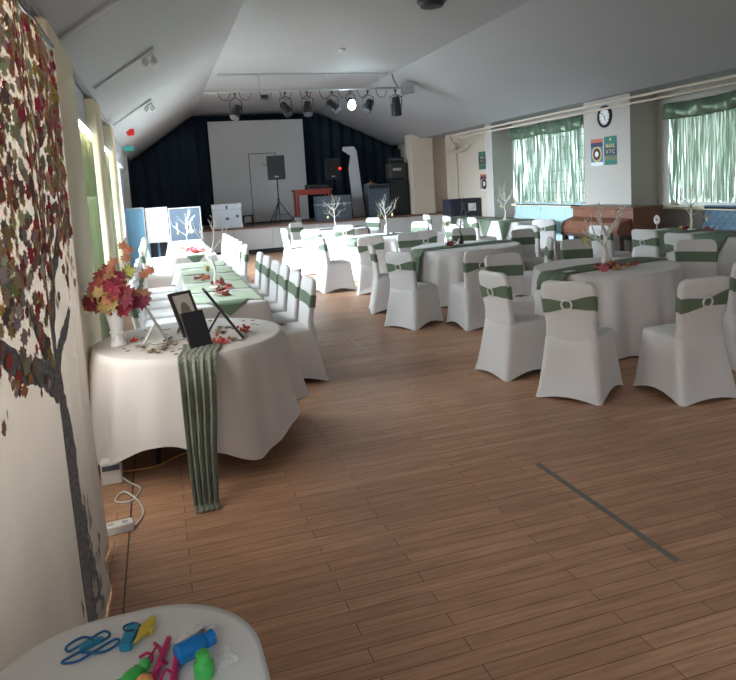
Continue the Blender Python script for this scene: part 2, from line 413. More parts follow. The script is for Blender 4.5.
def chair(bx, by, dx, dy, label, group=None):
    """back-centre position and facing direction"""
    l = sqrt(dx*dx+dy*dy); dx /= l; dy /= l
    loc = (bx+.24*dx, by+.24*dy, 0); rz = face(dx, dy)
    if first[0]:
        first[0] = False; CH.location = loc; CH.rotation_euler = (0, 0, rz); CH['label'] = label
        if group: CH['group'] = group
        return CH
    return dup(CH, loc, rz, label, group)
GR = 'chairs around the nearest right round table'
chair(2.87, 4.36, .81, .59, 'white chair with its back to us at the front left of the nearest right table', GR)
chair(3.70, 3.90, .05, 1, 'white chair with ringed sash at the front right of the nearest right table', GR)
chair(2.70, 5.22, .98, .1, 'white covered chair seen from the side at the left of the nearest right table', GR)
c2 = chair(3.42, 6.37, -.05, -1, 'white chair facing us with a leaf on its seat, left of the nearest right table', GR)
chair(5.52, 5.95, -.5, -.86, 'white chair facing us, sash without ring, right of the nearest right table', GR)
chair(4.80, 7.10, -.05, -1, 'chair mostly hidden behind the nearest right table, only its white back top showing', GR)
chair(4.66, 4.42, -.2, 1, 'white covered chair cut off by the right edge of the photo', GR)
GM = 'chairs around the middle right round table'
chair(2.66, 7.47, .86, .5, 'white covered chair with ring sash at the front left of the middle round table', GM)
chair(2.72, 8.72, .97, -.22, 'white covered chair seen edge-on at the left of the middle round table', GM)
chair(3.46, 6.95, -.02, 1, 'white covered chair with ring sash at the front of the middle round table', GM)
chair(3.80, 10.2, .2, -1, 'white chair facing us at the back left of the middle round table', GM)
chair(4.82, 10.3, -.1, -1, 'chair behind the middle round table, only its plain white back showing', GM)
chair(5.22, 9.1, .1, -1, 'white chair facing us with plain sash at the right of the middle table', GM)
chair(4.68, 7.45, -.9, .45, 'white chair seen side on between the middle and nearest round tables', GM)
GN = 'chairs around the round table third from the front'
chair(3.14, 10.1, .35, .94, 'white covered chair, back to us, at the front of the third round table', GN)
chair(2.50, 10.85, .96, .1, 'white chair in side view at the left of the third round table', GN)
chair(4.2, 10.45, .1, 1, 'chair at the front right of the third table, just behind the middle table', GN)
chair(5.1, 12.9, -.7, -.5, 'pale chair right of the third round table in front of the stage', GN)
GP = 'chairs around the round table nearest the stage'
chair(2.86, 13.1, .5, .86, 'sunlit white chair with its back to us at the round table nearest the stage', GP)
chair(2.50, 14.05, 1, .1, 'sunlit white chair in side view at the left of the round table nearest the stage', GP)
chair(3.72, 13.75, .2, 1, 'sunlit white chair at the front right of the round table nearest the stage', GP)
chair(3.2, 16.35, .5, -.86, 'sunlit white chair behind the round table nearest the stage, left side', GP)
chair(5.05, 15.9, -.8, -.6, 'sunlit white chair at the right of the round table nearest the stage', GP)
GW = 'chairs along the tables by the right wall'
chair(6.12, 7.5, 1, .15, 'white chair with ringed sash at the near wall table, nearer the piano', GW)
chair(5.98, 6.72, 1, .15, 'white chair at the near wall table just behind the plain-sash chair', GW)
chair(6.25, 8.62, 1, .2, 'white chair behind the white trunk of the nearest twig tree', GW)
chair(6.62, 10.75, .75, .66, 'grey-white chair with a narrow sash pulled up to the piano', GW)
chair(5.7, 9.75, .9, .4, 'white chair low behind the middle table before the far wall table', GW)
chair(5.15, 11.35, .8, .6, 'pale blue-white chair with green sash standing alone before the stage right', GW)
chair(6.25, 12.9, 1, 0, 'pale chair at the near end of the far wall table', GW)
chair(6.25, 14.2, 1, 0, 'pale sunlit chair at the middle of the far wall table', GW)
chair(6.25, 15.4, 1, 0, 'pale sunlit chair at the stage end of the far wall table', GW)
ordn = ['nearest', 'second nearest', 'third nearest', 'fourth', 'fifth', 'sixth', 'seventh']
for i, y in enumerate((5.99, 6.58, 7.17, 7.70, 8.38, 8.96)):
    chair(1.26, y, -1, .02*(i % 3-1), 'white aisle-side chair at the near long left table, %s from the camera' % ordn[i], 'aisle chairs of the near long left table')
for i, y in enumerate((10.5, 11.15, 11.8, 12.45, 13.1, 13.75)):
    chair(1.26, y, -1, 0, 'white aisle-side chair at the far long left table, %s from the camera' % ordn[i], 'aisle chairs of the far long left table')
for i, y in enumerate((6.35, 6.98, 7.6, 8.25, 8.9, 9.5)):
    chair(-.29, y, 1, 0, 'white window-side chair at the near long left table, %s from the camera' % ordn[i], 'window side chairs of the near long left table')
for i, y in enumerate((11.5, 12.1, 12.7, 13.3, 13.9, 14.5)):
    chair(-.29, y, 1, 0, 'white window-side chair at the far long left table, %s from the camera' % ordn[i], 'window side chairs of the far long left table')

# ------------------------------------------------------------------ tables and cloths
TZ = .745
def round_table(x, y, r, where):
    t = thing('round_table', 'round folding table hidden under the %s' % where, 'table', (x, y, 0))
    MB().lathe([(r-.03, TZ-.03), (r-.012, TZ-.028), (r-.012, TZ-.004), (r-.03, TZ)], n=48).build('tabletop', 'pianodark', t, smooth=True)
    for k in range(4):
        a = pi/4+k*pi/2; MB().tube([(cos(a)*r*.62, sin(a)*r*.62, 0), (cos(a)*r*.5, sin(a)*r*.5, TZ-.03)], .014).build('leg', 'blackmetal', t, smooth=True)
    return t
def hemfn(mode, base, amp, ph):
    return lambda th: base-amp*cos(4*(th-ph)) if mode == 'sq' else base
def round_cloth(x, y, r, label, seed, base=.02, amp=0., ph=0., flare=.09, nf=16, fold=.060):
    rg = random.Random(seed); p1, p2, p3 = [rg.uniform(0, 6.28) for _ in range(3)]
    n = 220; rings = []; hem = hemfn('sq' if amp else '', base, amp, ph); top = TZ+.006
    for q in (.02, .3, .6, .85, .97): rings.append([(r*q*cos(2*pi*k/n), r*q*sin(2*pi*k/n), top) for k in range(n)])
    for i in range(15):
        t = i/14; ring = []
        for k in range(n):
            a = 2*pi*k/n
            w = (.55*sin(nf*a+p1+.6*sin(3*a+p2))+.3*sin((nf+6)*a+p2)+.25*sin(7*a+p3))
            am = fold*(t**.6)*(1+.3*sin(2*a+p3))
            rad = r+.008+flare*(t**1.2)+am*w+.008*min(1, t*8)
            z = top-.012*min(1, t*14)-(top-.012-hem(a))*t if t else top-.002
            ring.append((rad*cos(a), rad*sin(a), z))
        rings.append(ring)
    o = MB().loft(rings, True, False).build('tablecloth', 'cloth', smooth='all', loc=(x, y, 0))
    return tag(o, label, 'tablecloth')
def cloth_r(r, t, flare=.09): return r+.012+flare*t**1.2
def round_runner(x, y, r, ang, label, w=.28, d0=.3, d1=.3, m='sage'):
    """strip across a round table with both ends hanging down"""
    mb = MB(); L0 = -(r+d0); L1 = r+d1; ex = Vector((cos(ang), sin(ang), 0)); ey = Vector((-sin(ang), cos(ang), 0)); top = TZ+.014
    def fn(u, v):
        s = L0+(L1-L0)*u; o = (v-.5)*w; edge = sqrt(max(.01, r*r-o*o))+.014
        sg = 1 if s > 0 else -1; over = abs(s)-edge
        if over <= 0: p = ex*s+ey*o; z = top+.003*sin(9*s+20*o)
        else:
            p = ex*(sg*(edge+.075+.12*over+.018*sin(o*60)))+ey*o*(1-.15*over); z = top-.005-over
            if over < .06: p = ex*(sg*(edge+over*.9))+ey*o; z = top-over*.4
        return (p.x, p.y, z)
    mb.grid(fn, 70, 14); o = mb.build('table_runner', m, smooth='all', solid=.002, loc=(x, y, 0)); return tag(o, label, 'runner')
TABS = [(4.27, 5.80, .70, 'nearest right round table', 5), (4.20, 8.92, .77, 'middle round table', 6), (4.02, 11.95, .70, 'third round table', 7), (3.90, 15.1, .70, 'round table nearest the stage', 8)]
for x, y, r, nm, sd in TABS:
    round_table(x, y, r, 'floor-length white cloth of the '+nm)
    round_cloth(x, y, r, 'floor-length white cloth on the '+nm, sd, base=.015)
round_runner(4.27, 5.80, .70, radians(12), 'dark green runner across the nearest right round table', .34, .16, .3)
round_runner(4.20, 8.92, .77, radians(8), 'dark green runner hanging down the left of the middle round table', .34, .46, .3)
round_runner(4.02, 11.95, .70, radians(15), 'dark green runner across the third round table', .34, .14, .3)
round_runner(3.90, 15.1, .70, radians(15), 'green runner across the round table nearest the stage', .34, .14, .3)
# left round display table
LX, LY, LR = .14, 4.72, .615
round_table(LX, LY, LR, 'ivory cloth of the photo display table at left')
round_cloth(LX, LY, LR, 'ivory cloth with a pointed hem on the photo display table at left', 3, base=.17, amp=.085, ph=radians(-62), flare=.10, nf=11, fold=.062)
# grey-green scarf draped off its front edge down to the floor
sm = MB()
path = [(.20, 4.42, TZ+.016), (.19, 4.25, TZ+.016), (.155, 4.115, TZ+.016), (.148, 4.06, TZ-.01), (.142, 3.98, TZ-.12), (.135, 3.92, TZ-.3), (.125, 3.83, .3), (.12, 3.74, .12), (.118, 3.69, .03), (.122, 3.64, .014)]
wd = [.235, .235, .23, .22, .205, .19, .165, .145, .135, .14]
def scarf(u, v):
    f = u*(len(path)-1); i = min(int(f), len(path)-2); q = f-i
    p = Vector(path[i]).lerp(Vector(path[i+1]), q); w = wd[i]+(wd[i+1]-wd[i])*q; fd = min(1, max(0, (u-.2)*4))
    return (p.x+(v-.5)*w, p.y-fd*.022*(1+sin(v*31+.6)*.8+.4*sin(v*60+u*3)), p.z+.002*sin(v*40)*(1-fd))
sm.grid(scarf, 54, 46); o = sm.build('chiffon_scarf', 'greygreen', smooth='all', solid=.002); tag(o, 'crinkled grey-green scarf hanging from the display table down to the floor', 'scarf')

def long_table(x0, x1, y0, y1, nm):
    t = thing('trestle_table', 'long table hidden under the %s' % nm, 'table', ((x0+x1)/2, (y0+y1)/2, 0))
    w, l = (x1-x0)/2-.02, (y1-y0)/2-.02
    MB().box(-w, w, -l, l, TZ-.03, TZ-.001).build('tabletop', 'pianodark', t)
    for sx in (-1, 1):
        for sy in (-1, 1): MB().tube([(sx*w*.8, sy*l*.85, 0), (sx*w*.8, sy*l*.85, TZ-.03)], .014).build('leg', 'blackmetal', t, smooth=True)
def long_cloth(x0, x1, y0, y1, base, label, seed):
    rg = random.Random(seed); ph = rg.uniform(0, 6); cx, cy = (x0+x1)/2, (y0+y1)/2; w, l = (x1-x0)/2, (y1-y0)/2
    per = []
    def seg(p, q, n): return [(p[0]+(q[0]-p[0])*k/n, p[1]+(q[1]-p[1])*k/n) for k in range(n)]
    nl = int((y1-y0)/.05); nw = int((x1-x0)/.05)
    per = seg((-w, -l), (w, -l), nw)+seg((w, -l), (w, l), nl)+seg((w, l), (-w, l), nw)+seg((-w, l), (-w, -l), nl)
    rings = []
    for q in (.05, .5, .985): rings.append([(x*q if q < .9 else x-.004*(1 if x > 0 else -1), y*q if q < .9 else y-.004*(1 if y > 0 else -1), TZ+.006) for x, y in per])
    for i in range(9):
        t = i/8; ring = []
        for k, (x, y) in enumerate(per):
            s = x+y; cor = max(0, 1-min(abs(abs(x)-w)+abs(abs(y)-l), .3)/.3)
            off = .006+.03*t+.022*t*sin(13*s+ph+sin(4*s))+.05*t*cor
            nx = 0 if abs(abs(x)-w) > 1e-6 else (1 if x > 0 else -1); ny = 0 if abs(abs(y)-l) > 1e-6 else (1 if y > 0 else -1)
            ring.append((x+nx*off, y+ny*off, TZ+.003-(TZ-base)*t-.05*t*cor))
        rings.append(ring)
    o = MB().loft(rings, True, False).build('tablecloth', 'cloth', smooth='all', loc=(cx, cy, 0)); return tag(o, label, 'tablecloth')
LT = [(.20, .85, 5.88, 9.95, 'near long left table', 11), (.20, .85, 11.05, 15.1, 'far long left table', 12)]
for x0, x1, y0, y1, nm, sd in LT:
    long_table(x0, x1, y0, y1, 'white cloth of the '+nm); long_cloth(x0, x1, y0, y1, .50, 'white cloth on the '+nm, sd)
RT = [(7.02, 7.70, 5.2, 8.75, 'near long table by the right wall', 13), (7.05, 7.70, 12.45, 16.2, 'far long table by the right wall', 14)]
for x0, x1, y0, y1, nm, sd in RT:
    long_table(x0, x1, y0, y1, 'white cloth of the '+nm); long_cloth(x0, x1, y0, y1, .12, 'white cloth on the '+nm, sd)
def overlay(x0, x1, y0, y1, label, group, m='sage_light', skew=.1, sd=0):
    """organza square laid across a long table, a wavy strip with uneven edges"""
    rg = random.Random(sd); a, b = rg.uniform(-skew, skew), rg.uniform(-skew, skew)
    def fn(u, v):
        x = x0+(x1-x0)*u; ya = y0+a*(u-.5)+.03*sin(u*9+sd); yb = y1+b*(u-.5)+.03*sin(u*7+sd*2)
        y = ya+(yb-ya)*v; return (x, y, TZ+.0145+.0025*sin(u*17+v*9+sd))
    o = MB().grid(fn, 24, 10).build('organza_square', m, smooth='all', solid=.0015); return tag(o, label, 'overlay', group)
def end_flap(x0, x1, y, label, drop=.16):
    n = 12; mb = MB(); c = (x0+x1)/2; w = (x1-x0)/2*.42
    def fn(u, v):
        z = TZ+.016-v*drop; ww = w*(1-v); return (c+(u*2-1)*ww, y-.014-.05*v, z if v else TZ+.016)
    mb.grid(fn, 10, 8); mb.grid(lambda u, v: (c+(u*2-1)*(w+.05*v), y-.014+.19*v, TZ+.0165), 10, 3)
    o = mb.build('organza_point', 'sage', smooth='all', solid=.0015); return tag(o, label, 'overlay')
for i in range(5):
    overlay(.215, .835, 6.0+.78*i, 6.62+.78*i, 'pale green organza square on the near long left table, %s from the camera' % ordn[i], 'organza squares on the near long left table', sd=i+1)
for i in range(5):
    overlay(.215, .835, 11.2+.76*i, 11.83+.76*i, 'pale green organza square on the far long left table, %s from the camera' % ordn[i], 'organza squares on the far long left table', sd=i+11)
end_flap(.2, .85, 5.88, 'green pointed cloth end at the near end of the near long left table', .1)
end_flap(.2, .85, 11.05, 'green pointed cloth end at the near end of the far long left table')
def front_point(x, y, w, drop, label, group):
    mb = MB()
    def top(u, v): return (x+.012+.66*(1-v), y+(u*2-1)*w/2, TZ+.0165)
    def flap(u, v): return (x-.016-.055*v, y+(u*2-1)*w/2*(1-v*.97), TZ+.0165-drop*v-.004)
    mb.grid(top, 10, 6); mb.grid(lambda u, v: tuple(Vector(top(u, 1)).lerp(Vector(flap(u, 0)), v)), 10, 1); mb.grid(flap, 10, 8)
    o = mb.build('organza_point', 'sage', smooth='all', solid=.0015); return tag(o, label, 'overlay', group)
for i, y in enumerate((8.2, 7.3, 6.4)):
    front_point(7.02, y, .62, .42, 'green pointed overlay on the near right wall table, %s from the piano' % ordn[i].replace(' nearest', ''), 'green overlays on the near wall table')
for i, y in enumerate((12.95, 13.85, 14.75, 15.6)):
    front_point(7.05, y, .58, .42, 'green pointed overlay on the far right wall table, %s from the piano' % ordn[i].replace(' nearest', ''), 'green overlays on the far wall table')
for (x0, x1, y0, y1, nm, sd) in RT:
    mb = MB().grid(lambda u, v: (x0+.38+.16*u, y0+.05+(y1-y0-.1)*v, TZ+.0215+.002*sin(v*40)), 4, 40)
    tag(mb.build('narrow_runner', 'twig_dark', smooth='all', solid=.0015), 'narrow brown leaf runner along the '+nm, 'runner')

# ------------------------------------------------------------------ leaves, twig trees, table decor
LC = [(.32, .03, .045), (.42, .08, .06), (.48, .17, .11), (.46, .29, .11), (.18, .015, .04), (.44, .08, .10), (.24, .02, .05)]
def maple(mb, c, ax, ay, s, col, bend=.15):
    """five-lobed leaf in plane ax, ay"""
    ax = Vector(ax).normalized(); ay = Vector(ay); ay = (ay-ax*ay.dot(ax)).normalized(); nz = ax.cross(ay); c = Vector(c)
    pr = [(0, -.5), (.10, -.30), (.42, -.42), (.36, -.2), (.62, .02), (.40, .06), (.52, .34), (.22, .26), (.14, .38), (0, .66)]
    pts = pr+[(-x, y) for x, y in pr[-2:0:-1]]
    mb.cur = col; vs = [c]+[c+ax*x*s+ay*y*s+nz*(-bend*s*(x*x+y*y)*2) for x, y in pts]; n = len(pts)
    mb.add(vs, [(0, i+1, (i+1) % n+1) for i in range(n)])
def rdir(rg, up=0.):
    v = Vector((rg.gauss(0, 1), rg.gauss(0, 1), rg.gauss(0, 1)+up)); return v.normalized()
def branches(mb, p, d, L, r, depth, rg, spread=.75, tips=None, up=.25):
    p = Vector(p); d = Vector(d).normalized(); pts = [p]; q = p.copy(); dd = d.copy()
    for k in range(4):
        dd = (dd+rdir(rg)*.16+Vector((0, 0, .06))).normalized(); q = q+dd*L/4; pts.append(q.copy())
    rs = [r*(1-.45*k/4) for k in range(5)]; mb.tube(pts, rs, 6)
    if tips is not None and depth <= 1: tips.append(pts[-1]); tips.append(pts[2])
    if depth > 0:
        for k in range(rg.choice((2, 3))):
            at = pts[rg.choice((2, 3, 4, 4))]; nd = (dd+rdir(rg)*spread+Vector((0, 0, up))).normalized()
            branches(mb, at, nd, L*rg.uniform(.55, .75), r*.55, depth-1, rg, spread, tips, up)
def leaf_cluster(x, y, z, s, n, seed, label, group, w=.10):
    rg = random.Random(seed); mb = MB()
    for k in range(n):
        maple(mb, (rg.uniform(-w, w), rg.uniform(-w, w), .012+rg.uniform(0, .03)), (rg.uniform(-1, 1), rg.uniform(-1, 1), rg.uniform(-.3, .3)), (rg.uniform(-1, 1), rg.uniform(-1, 1), rg.uniform(-.4, .4)), s*rg.uniform(.7, 1.2), rg.choice(LC))
    o = mb.build('leaf_cluster', 'leaf', solid=.002, loc=(x, y, z)); return tag(o, label, 'leaves', group)
def twig_tree(x, y, h, seed, label, trunk='twig', vase=None, thick=.012, nb=4, tags=5, where='', base=TZ+.012, spread=.8, taglen=.045, fixed=None):
    rg = random.Random(seed); t = thing('twig_tree', label, 'centrepiece', (x, y, base)); z0 = 0; tips = []
    if vase == 'white': MB().lathe([(.03, 0), (.042, .02), (.046, .08), (.03, .13), (.026, .16), (.034, .18)]).build('vase', 'glassvase', t, smooth=True); z0 = .1
    elif vase == 'dark': MB().lathe([(.03, 0), (.04, .02), (.04, .07), (.025, .10), (.03, .12)]).build('vase', 'darkvase', t, smooth=True); z0 = .06
    else: MB().lathe([(.055, 0), (.06, .008), (.05, .018), (.02, .022)]).build('foot', trunk, t, smooth=True)
    mb = MB(); p = Vector((0, 0, z0)); tp = [p]
    th = h*.55
    for k in range(1, 6): tp.append(Vector((rg.uniform(-.012, .012), rg.uniform(-.012, .012), z0+(th-z0)*k/5)))
    mb.tube(tp, [thick*1.35, thick*1.2, thick, thick*.95, thick*.85, thick*.7], 10)
    mb.build('trunk', trunk, t, smooth='all')
    mb = MB()
    for k in range(nb):
        a = 2*pi*k/nb+rg.uniform(-.4, .4); at = tp[rg.choice((3, 4, 5))] if k < nb-1 else tp[5]
        branches(mb, at, (cos(a)*.85, sin(a)*.85, rg.uniform(.35, .9)), h*.30, thick*.5, 2, rg, spread, tips)
    branches(mb, tp[5], (rg.uniform(-.2, .2), 0, 1), h*.28, thick*.6, 2, rg, .6, tips)
    mb.build('twigs', trunk, t, smooth='all')
    rg.shuffle(tips)
    low = sorted(tips, key=lambda q: q.z)[:max(tags*2, 4)]; rg.shuffle(low)
    for q in low[:tags]:
        m2 = MB(); m2.tube([(0, 0, 0), (.002, 0, -taglen)], .0012, 4)
        a = rg.uniform(0, 3); s = .034
        pr = [(0, 0), (.016, -.012), (.026, -.03), (.02, -.05), (.0, -.072), (-.02, -.05), (-.026, -.03), (-.016, -.012)]
        m2.prism([(px*cos(a), px*sin(a), pz-taglen) for px, pz in pr], (-.002*sin(a), .002*cos(a), 0))
        o = m2.build('leaf_tag', 'tag', loc=(x+q.x, y+q.y, base+q.z)); tag(o, 'small gold tag hanging from the '+where, 'tag', 'tags on the '+where)
    return t
TT = TZ+.0175
twig_tree(4.17, 5.67, .60, 21, 'white birch-trunk twig tree on the nearest right round table', 'bark', None, .026, 5, 5, 'birch-trunk twig tree', TT, .6)
twig_tree(4.22, 9.1, .66, 22, 'dark twig tree in a dark vase on the middle round table', 'twig_dark', 'dark', .010, 4, 4, 'dark twig tree', TT, .8)
twig_tree(4.05, 11.98, .70, 23, 'pale twig tree in a white vase on the third round table', 'twig', 'white', .010, 5, 3, 'twig tree in the white vase', TT, .8)
twig_tree(3.88, 15.1, .74, 24, 'white twig tree with bottle tags on the round table nearest the stage', 'twig', None, .013, 6, 3, 'twig tree nearest the stage', TT, .9)
twig_tree(.50, 6.95, .66, 25, 'bare pale twig stem with hanging leaves on the near long left table', 'twig', None, .012, 3, 2, 'twig stem on the near long left table', TT, .8, .09)
twig_tree(.50, 12.9, .66, 26, 'white twig tree with orange leaves on the far long left table', 'twig', None, .006, 4, 3, 'twig tree on the far long left table', TT, .9)
twig_tree(7.3, 13.4, .72, 27, 'grey twig tree on the far table by the right wall', 'twig', None, .012, 6, 3, 'twig tree on the far wall table', TZ+.026, .9)
twig_tree(7.40, 8.05, .62, 28, 'pale twig tree on the near table by the right wall', 'twig', None, .014, 5, 3, 'twig tree on the near wall table', TZ+.026, .8)
leaf_cluster(4.12, 5.55, TT, .09, 16, 31, 'red and orange leaves at the foot of the birch-trunk twig tree', None, .13)
leaf_cluster(4.34, 5.52, TT, .07, 5, 32, 'red leaf beside the birch-trunk twig tree', None, .05)
leaf_cluster(4.02, 8.98, TT, .07, 8, 33, 'dark red leaves beside the dark vase', None, .09)
leaf_cluster(4.12, 11.85, TT, .06, 5, 34, 'orange leaves beside the white vase', None, .07)
leaf_cluster(4.02, 15.0, TT, .08, 8, 35, 'red leaves beside the twig tree nearest the stage', None, .08)
for i, (x, y) in enumerate(((.53, 6.32), (.56, 6.68), (.55, 7.15), (.42, 7.75))):
    leaf_cluster(x, y, TT, .075, 9, 40+i, 'orange leaf cluster on the near long left table, %s from the camera' % ordn[i], 'leaf clusters on the near long left table', .09)
for i, (x, y) in enumerate(((.58, 11.5), (.52, 11.95), (.45, 12.45))):
    leaf_cluster(x, y, TT, .12, 9, 50+i, 'orange leaf cluster on the far long left table, %s from the camera' % ordn[i], 'leaf clusters on the far long left table', .10)
for i, (x, y) in enumerate(((7.45, 8.2), (7.42, 7.75))): leaf_cluster(x, y, TZ+.026, .07, 7, 60+i, ('orange leaves beside the near wall twig tree, piano side', 'orange leaves beside the near wall twig tree, camera side')[i], 'leaves by the near wall twig tree', .07)
def daisy(x, y, lab):
    t = thing('pinwheel_flower', lab, 'flower', (x, y, TZ+.024)); MB().tube([(0, 0, 0), (0, 0, .12)], .004, 6).build('stem', 'white', t)
    mb = MB()
    for k in range(12):
        a = 2*pi*k/12; mb.prism([(0, .012*cos(a), .14+.012*sin(a)), (0, .07*cos(a-.16), .14+.07*sin(a-.16)), (0, .07*cos(a+.16), .14+.07*sin(a+.16))], (.003, 0, 0))
    mb.build('petals', 'paper', t); MB().ball((-.002, 0, .14), .018).build('flower_centre', 'berry', t, smooth='all')
daisy(7.3, 8.65, 'white paper flower with red centre on the near wall table, piano end')
daisy(7.3, 6.95, 'white paper flower with red centre on the near wall table, right edge of the photo')
for i, (x, y, a) in enumerate(((3.72, 5.62, .3), (4.5, 6.2, 1.2))):
    tag(MB().box(-.06, .06, -.035, .035, 0, .003, rotz(a), (0, 0, 0)).build('place_card', 'paper', loc=(x, y, TT)), ('small white card at the left of the nearest right round table', 'small white card at the back of the nearest right round table')[i], 'card')
mb = MB()
maple(mb, (0, 0, .01), (1, .2, 0), (0, 1, 0), .12, (.20, .12, .09)); tag(mb.build('dried_leaf', 'leaf', solid=.002, loc=(c2.location.x+.05, c2.location.y-.05, .49)), 'brown leaf lying on the seat of the chair facing us', 'leaf')
mb = MB(); maple(mb, (0, 0, .01), (1, .2, 0), (0, 1, 0), .10, (.20, .12, .09)); tag(mb.build('dried_leaf', 'leaf', solid=.002, loc=(.98, 6.03, .49)), 'brown leaf lying on the nearest aisle chair of the near long left table', 'leaf')

# --- display table: vase with maple leaves, frames, scatter
VZ = TZ+.007
vx, vy = -.315, 4.68
v = thing('flower_vase', 'tall white vase with silver base pattern on the left display table', 'vase', (vx, vy, VZ))
MB().lathe([(.052, 0), (.056, .012), (.046, .03), (.040, .06), (.044, .12), (.058, .20), (.066, .25), (.060, .25), (.052, .20), (.036, .1)]).build('body', 'glassvase', v, smooth=True)
mb = MB()
for k in range(9): a = k*2*pi/9; mb.ball((.042*cos(a), .042*sin(a), .06+.018*(k % 3)), .009, 8, 5)
mb.build('bead_trim', 'silver', v, smooth='all')
lab_l = ['crimson', 'orange', 'deep red', 'golden yellow', 'pink-red', 'burgundy', 'rust', 'amber', 'scarlet']
stems = [(.02, .02, .40, 0), (.09, .0, .38, 4), (-.10, -.02, .31, 1), (-.04, -.08, .29, 3), (.07, -.07, .25, 0), (.13, -.03, .25, 5), (-.11, .05, .25, 2), (.03, -.09, .34, 4), (-.02, .07, .36, 1)]
for i, (dx, dy, h, ci) in enumerate(stems):
    rg = random.Random(100+i); t = thing('maple_stem', '%s maple leaf spray in the white vase' % lab_l[i], 'leaves', (vx, vy, VZ+.05))
    end = Vector((dx, dy, h))
    MB().tube([(dx*.08, dy*.08, .0), (dx*.3, dy*.3, .2), tuple(end)], .003, 5).build('stem', 'twig_dark', t)
    mb = MB()
    for k in range(8 if i > 1 else 4):
        q = end+Vector((rg.uniform(-.06, .06), rg.uniform(-.05, .04), rg.uniform(-.075, .06)))
        if q.z < .2: q.z = .2+rg.uniform(0, .04)
        base = LC[ci] if rg.random() < .55 else rg.choice(LC)
        maple(mb, q, (1, rg.uniform(-.6, .6), rg.uniform(-.7, .7)), (rg.uniform(-.6, .6), rg.uniform(-.5, .5), rg.choice((-1, 1))), rg.uniform(.075, .112), tuple(c*rg.uniform(.6, 1.15) for c in base), .2)
    mb.build('leaves', 'leaf', t, solid=.0015)
t = thing('maple_stem', 'pale orange maple twig standing highest in the white vase', 'leaves', (vx, vy, VZ+.05))
MB().tube([(0, 0, 0), (.04, 0, .25), (.10, -.02, .50)], .003, 5).tube([(.05, 0, .3), (.0, 0, .44)], .002, 5).tube([(.06, 0, .3), (.22, 0, .42)], .002, 5).build('stem', 'twig_dark', t)
mb = MB(); rg = random.Random(9)
for (x, z) in ((-.02, .41), (.0, .46), (.02, .50), (.10, .52), (.12, .57), (.09, .60), (.20, .40), (.24, .425)):
    maple(mb, (x, 0, z), (1, .3, rg.uniform(-.5, .5)), (rg.uniform(-.5, .5), 0, 1), .065, (.52*rg.uniform(.8, 1.1), .20, .11), .2)
mb.build('leaves', 'leaf', t, solid=.0015)

def frame(name, label, cx, cy, w, h, rz, lean, face_dir, m, picture):
    """picture frame leaning back on an easel strut; front faces local -Y when face_dir=1"""
    t = thing(name, label, 'picture frame', (cx, cy, VZ+.003), rz); Rm = Matrix.Rotation(lean, 3, 'X')
    def tf(mb): mb.v = [tuple(Rm @ Vector(p)) for p in mb.v]; return mb
    b = .022 if picture else .0
    if picture:
        tf(MB().box(-w/2, w/2, -.009, .009, 0, b).box(-w/2, w/2, -.009, .009, h-b, h).box(-w/2, -w/2+b, -.009, .009, b, h-b).box(w/2-b, w/2, -.009, .009, b, h-b)).build('moulding', m, t, bevel=.002)
        tf(MB().box(-w/2+b, w/2-b, -.004, .006, b, h-b)).build('mount', 'mount', t)
        el = [(.28*(w-2*b)*cos(2*pi*k/28), -.0055, h*.5+.30*(h-2*b)*sin(2*pi*k/28)) for k in range(28)]
        tf(MB().prism(el, (0, .002, 0))).build('portrait', 'photo', t)
    else: tf(MB().box(-w/2, w/2, -.008, .008, 0, h)).build('panel', m, t, bevel=.002)
    a = Rm @ Vector((0, .009, h*.55)); foot = Vector((0, a.y+h*.30, .003))
    MB().tube([tuple(a), tuple(foot)], .007, 6).build('strut', m, t)
    return t
frame('picture_frame', 'dark picture frame with a mounted oval portrait, at the back of the display table', .175, 4.74, .19, .315, radians(38), radians(-24), 1, 'darkframe', True)
frame('picture_frame', 'black frame leaning with its dark front towards us, middle of the display table', .195, 4.31, .16, .235, radians(30), radians(-22), 1, 'frameback', False)
frame('picture_frame', 'thin black frame seen edge-on with its strut out, right of the display table', .465, 4.50, .16, .40, radians(93), radians(-33), 1, 'frameback', False)
frame('picture_frame', 'silver frame seen edge-on left of the portrait frame', -.005, 4.62, .15, .27, radians(97), radians(-26), 1, 'silverframe', False)
g = thing('guest_book', 'white open guest book lying flat on the display table', 'book', (-.02, 4.66, VZ), .35)
MB().rbox(-.10, -.002, -.07, .07, 0, .012, .004).build('page_block', 'paper', g); MB().rbox(.002, .10, -.07, .07, 0, .012, .004).build('page_block', 'paper', g); MB().box(-.104, .104, -.074, .074, -.0, .002).build('cover', 'darkframe', g)
p = thing('pen', 'dark pen lying on the guest book', 'pen', (.0, 4.63, VZ+.0175), 1.1)
MB().tube([(-.07, 0, 0), (.05, 0, 0)], .0045, 8).build('barrel', 'blackplastic', p, smooth=True); MB().tube([(.05, 0, 0), (.07, 0, 0)], [.0045, .001], 8).build('nib', 'silver', p)
for i, (x, y, s, lab) in enumerate(((.315, 4.33, .05, 'red berry sprig in front of the edge-on black frame'), (.50, 4.62, .045, 'red berry sprig at the right of the display table'), (.17, 4.52, .045, 'red berry sprig behind the leaning black frame'), (-.22, 4.72, .02, 'tiny red berry sprig beside the white vase'))):
    rg = random.Random(200+i); t = thing('berry_sprig', lab, 'berries', (x, y, VZ))
    mb = MB()
    for k in range(16): mb.ball((rg.gauss(0, s*.55), rg.gauss(0, s*.55), .012+abs(rg.gauss(0, s*.35))), .0105 if s > .03 else .007, 7, 5)
    mb.build('berries', 'berry', t, smooth='all'); MB().tube([(-s, 0, .005), (s, .01, .005)], .003, 5).build('stem', 'twig_dark', t)
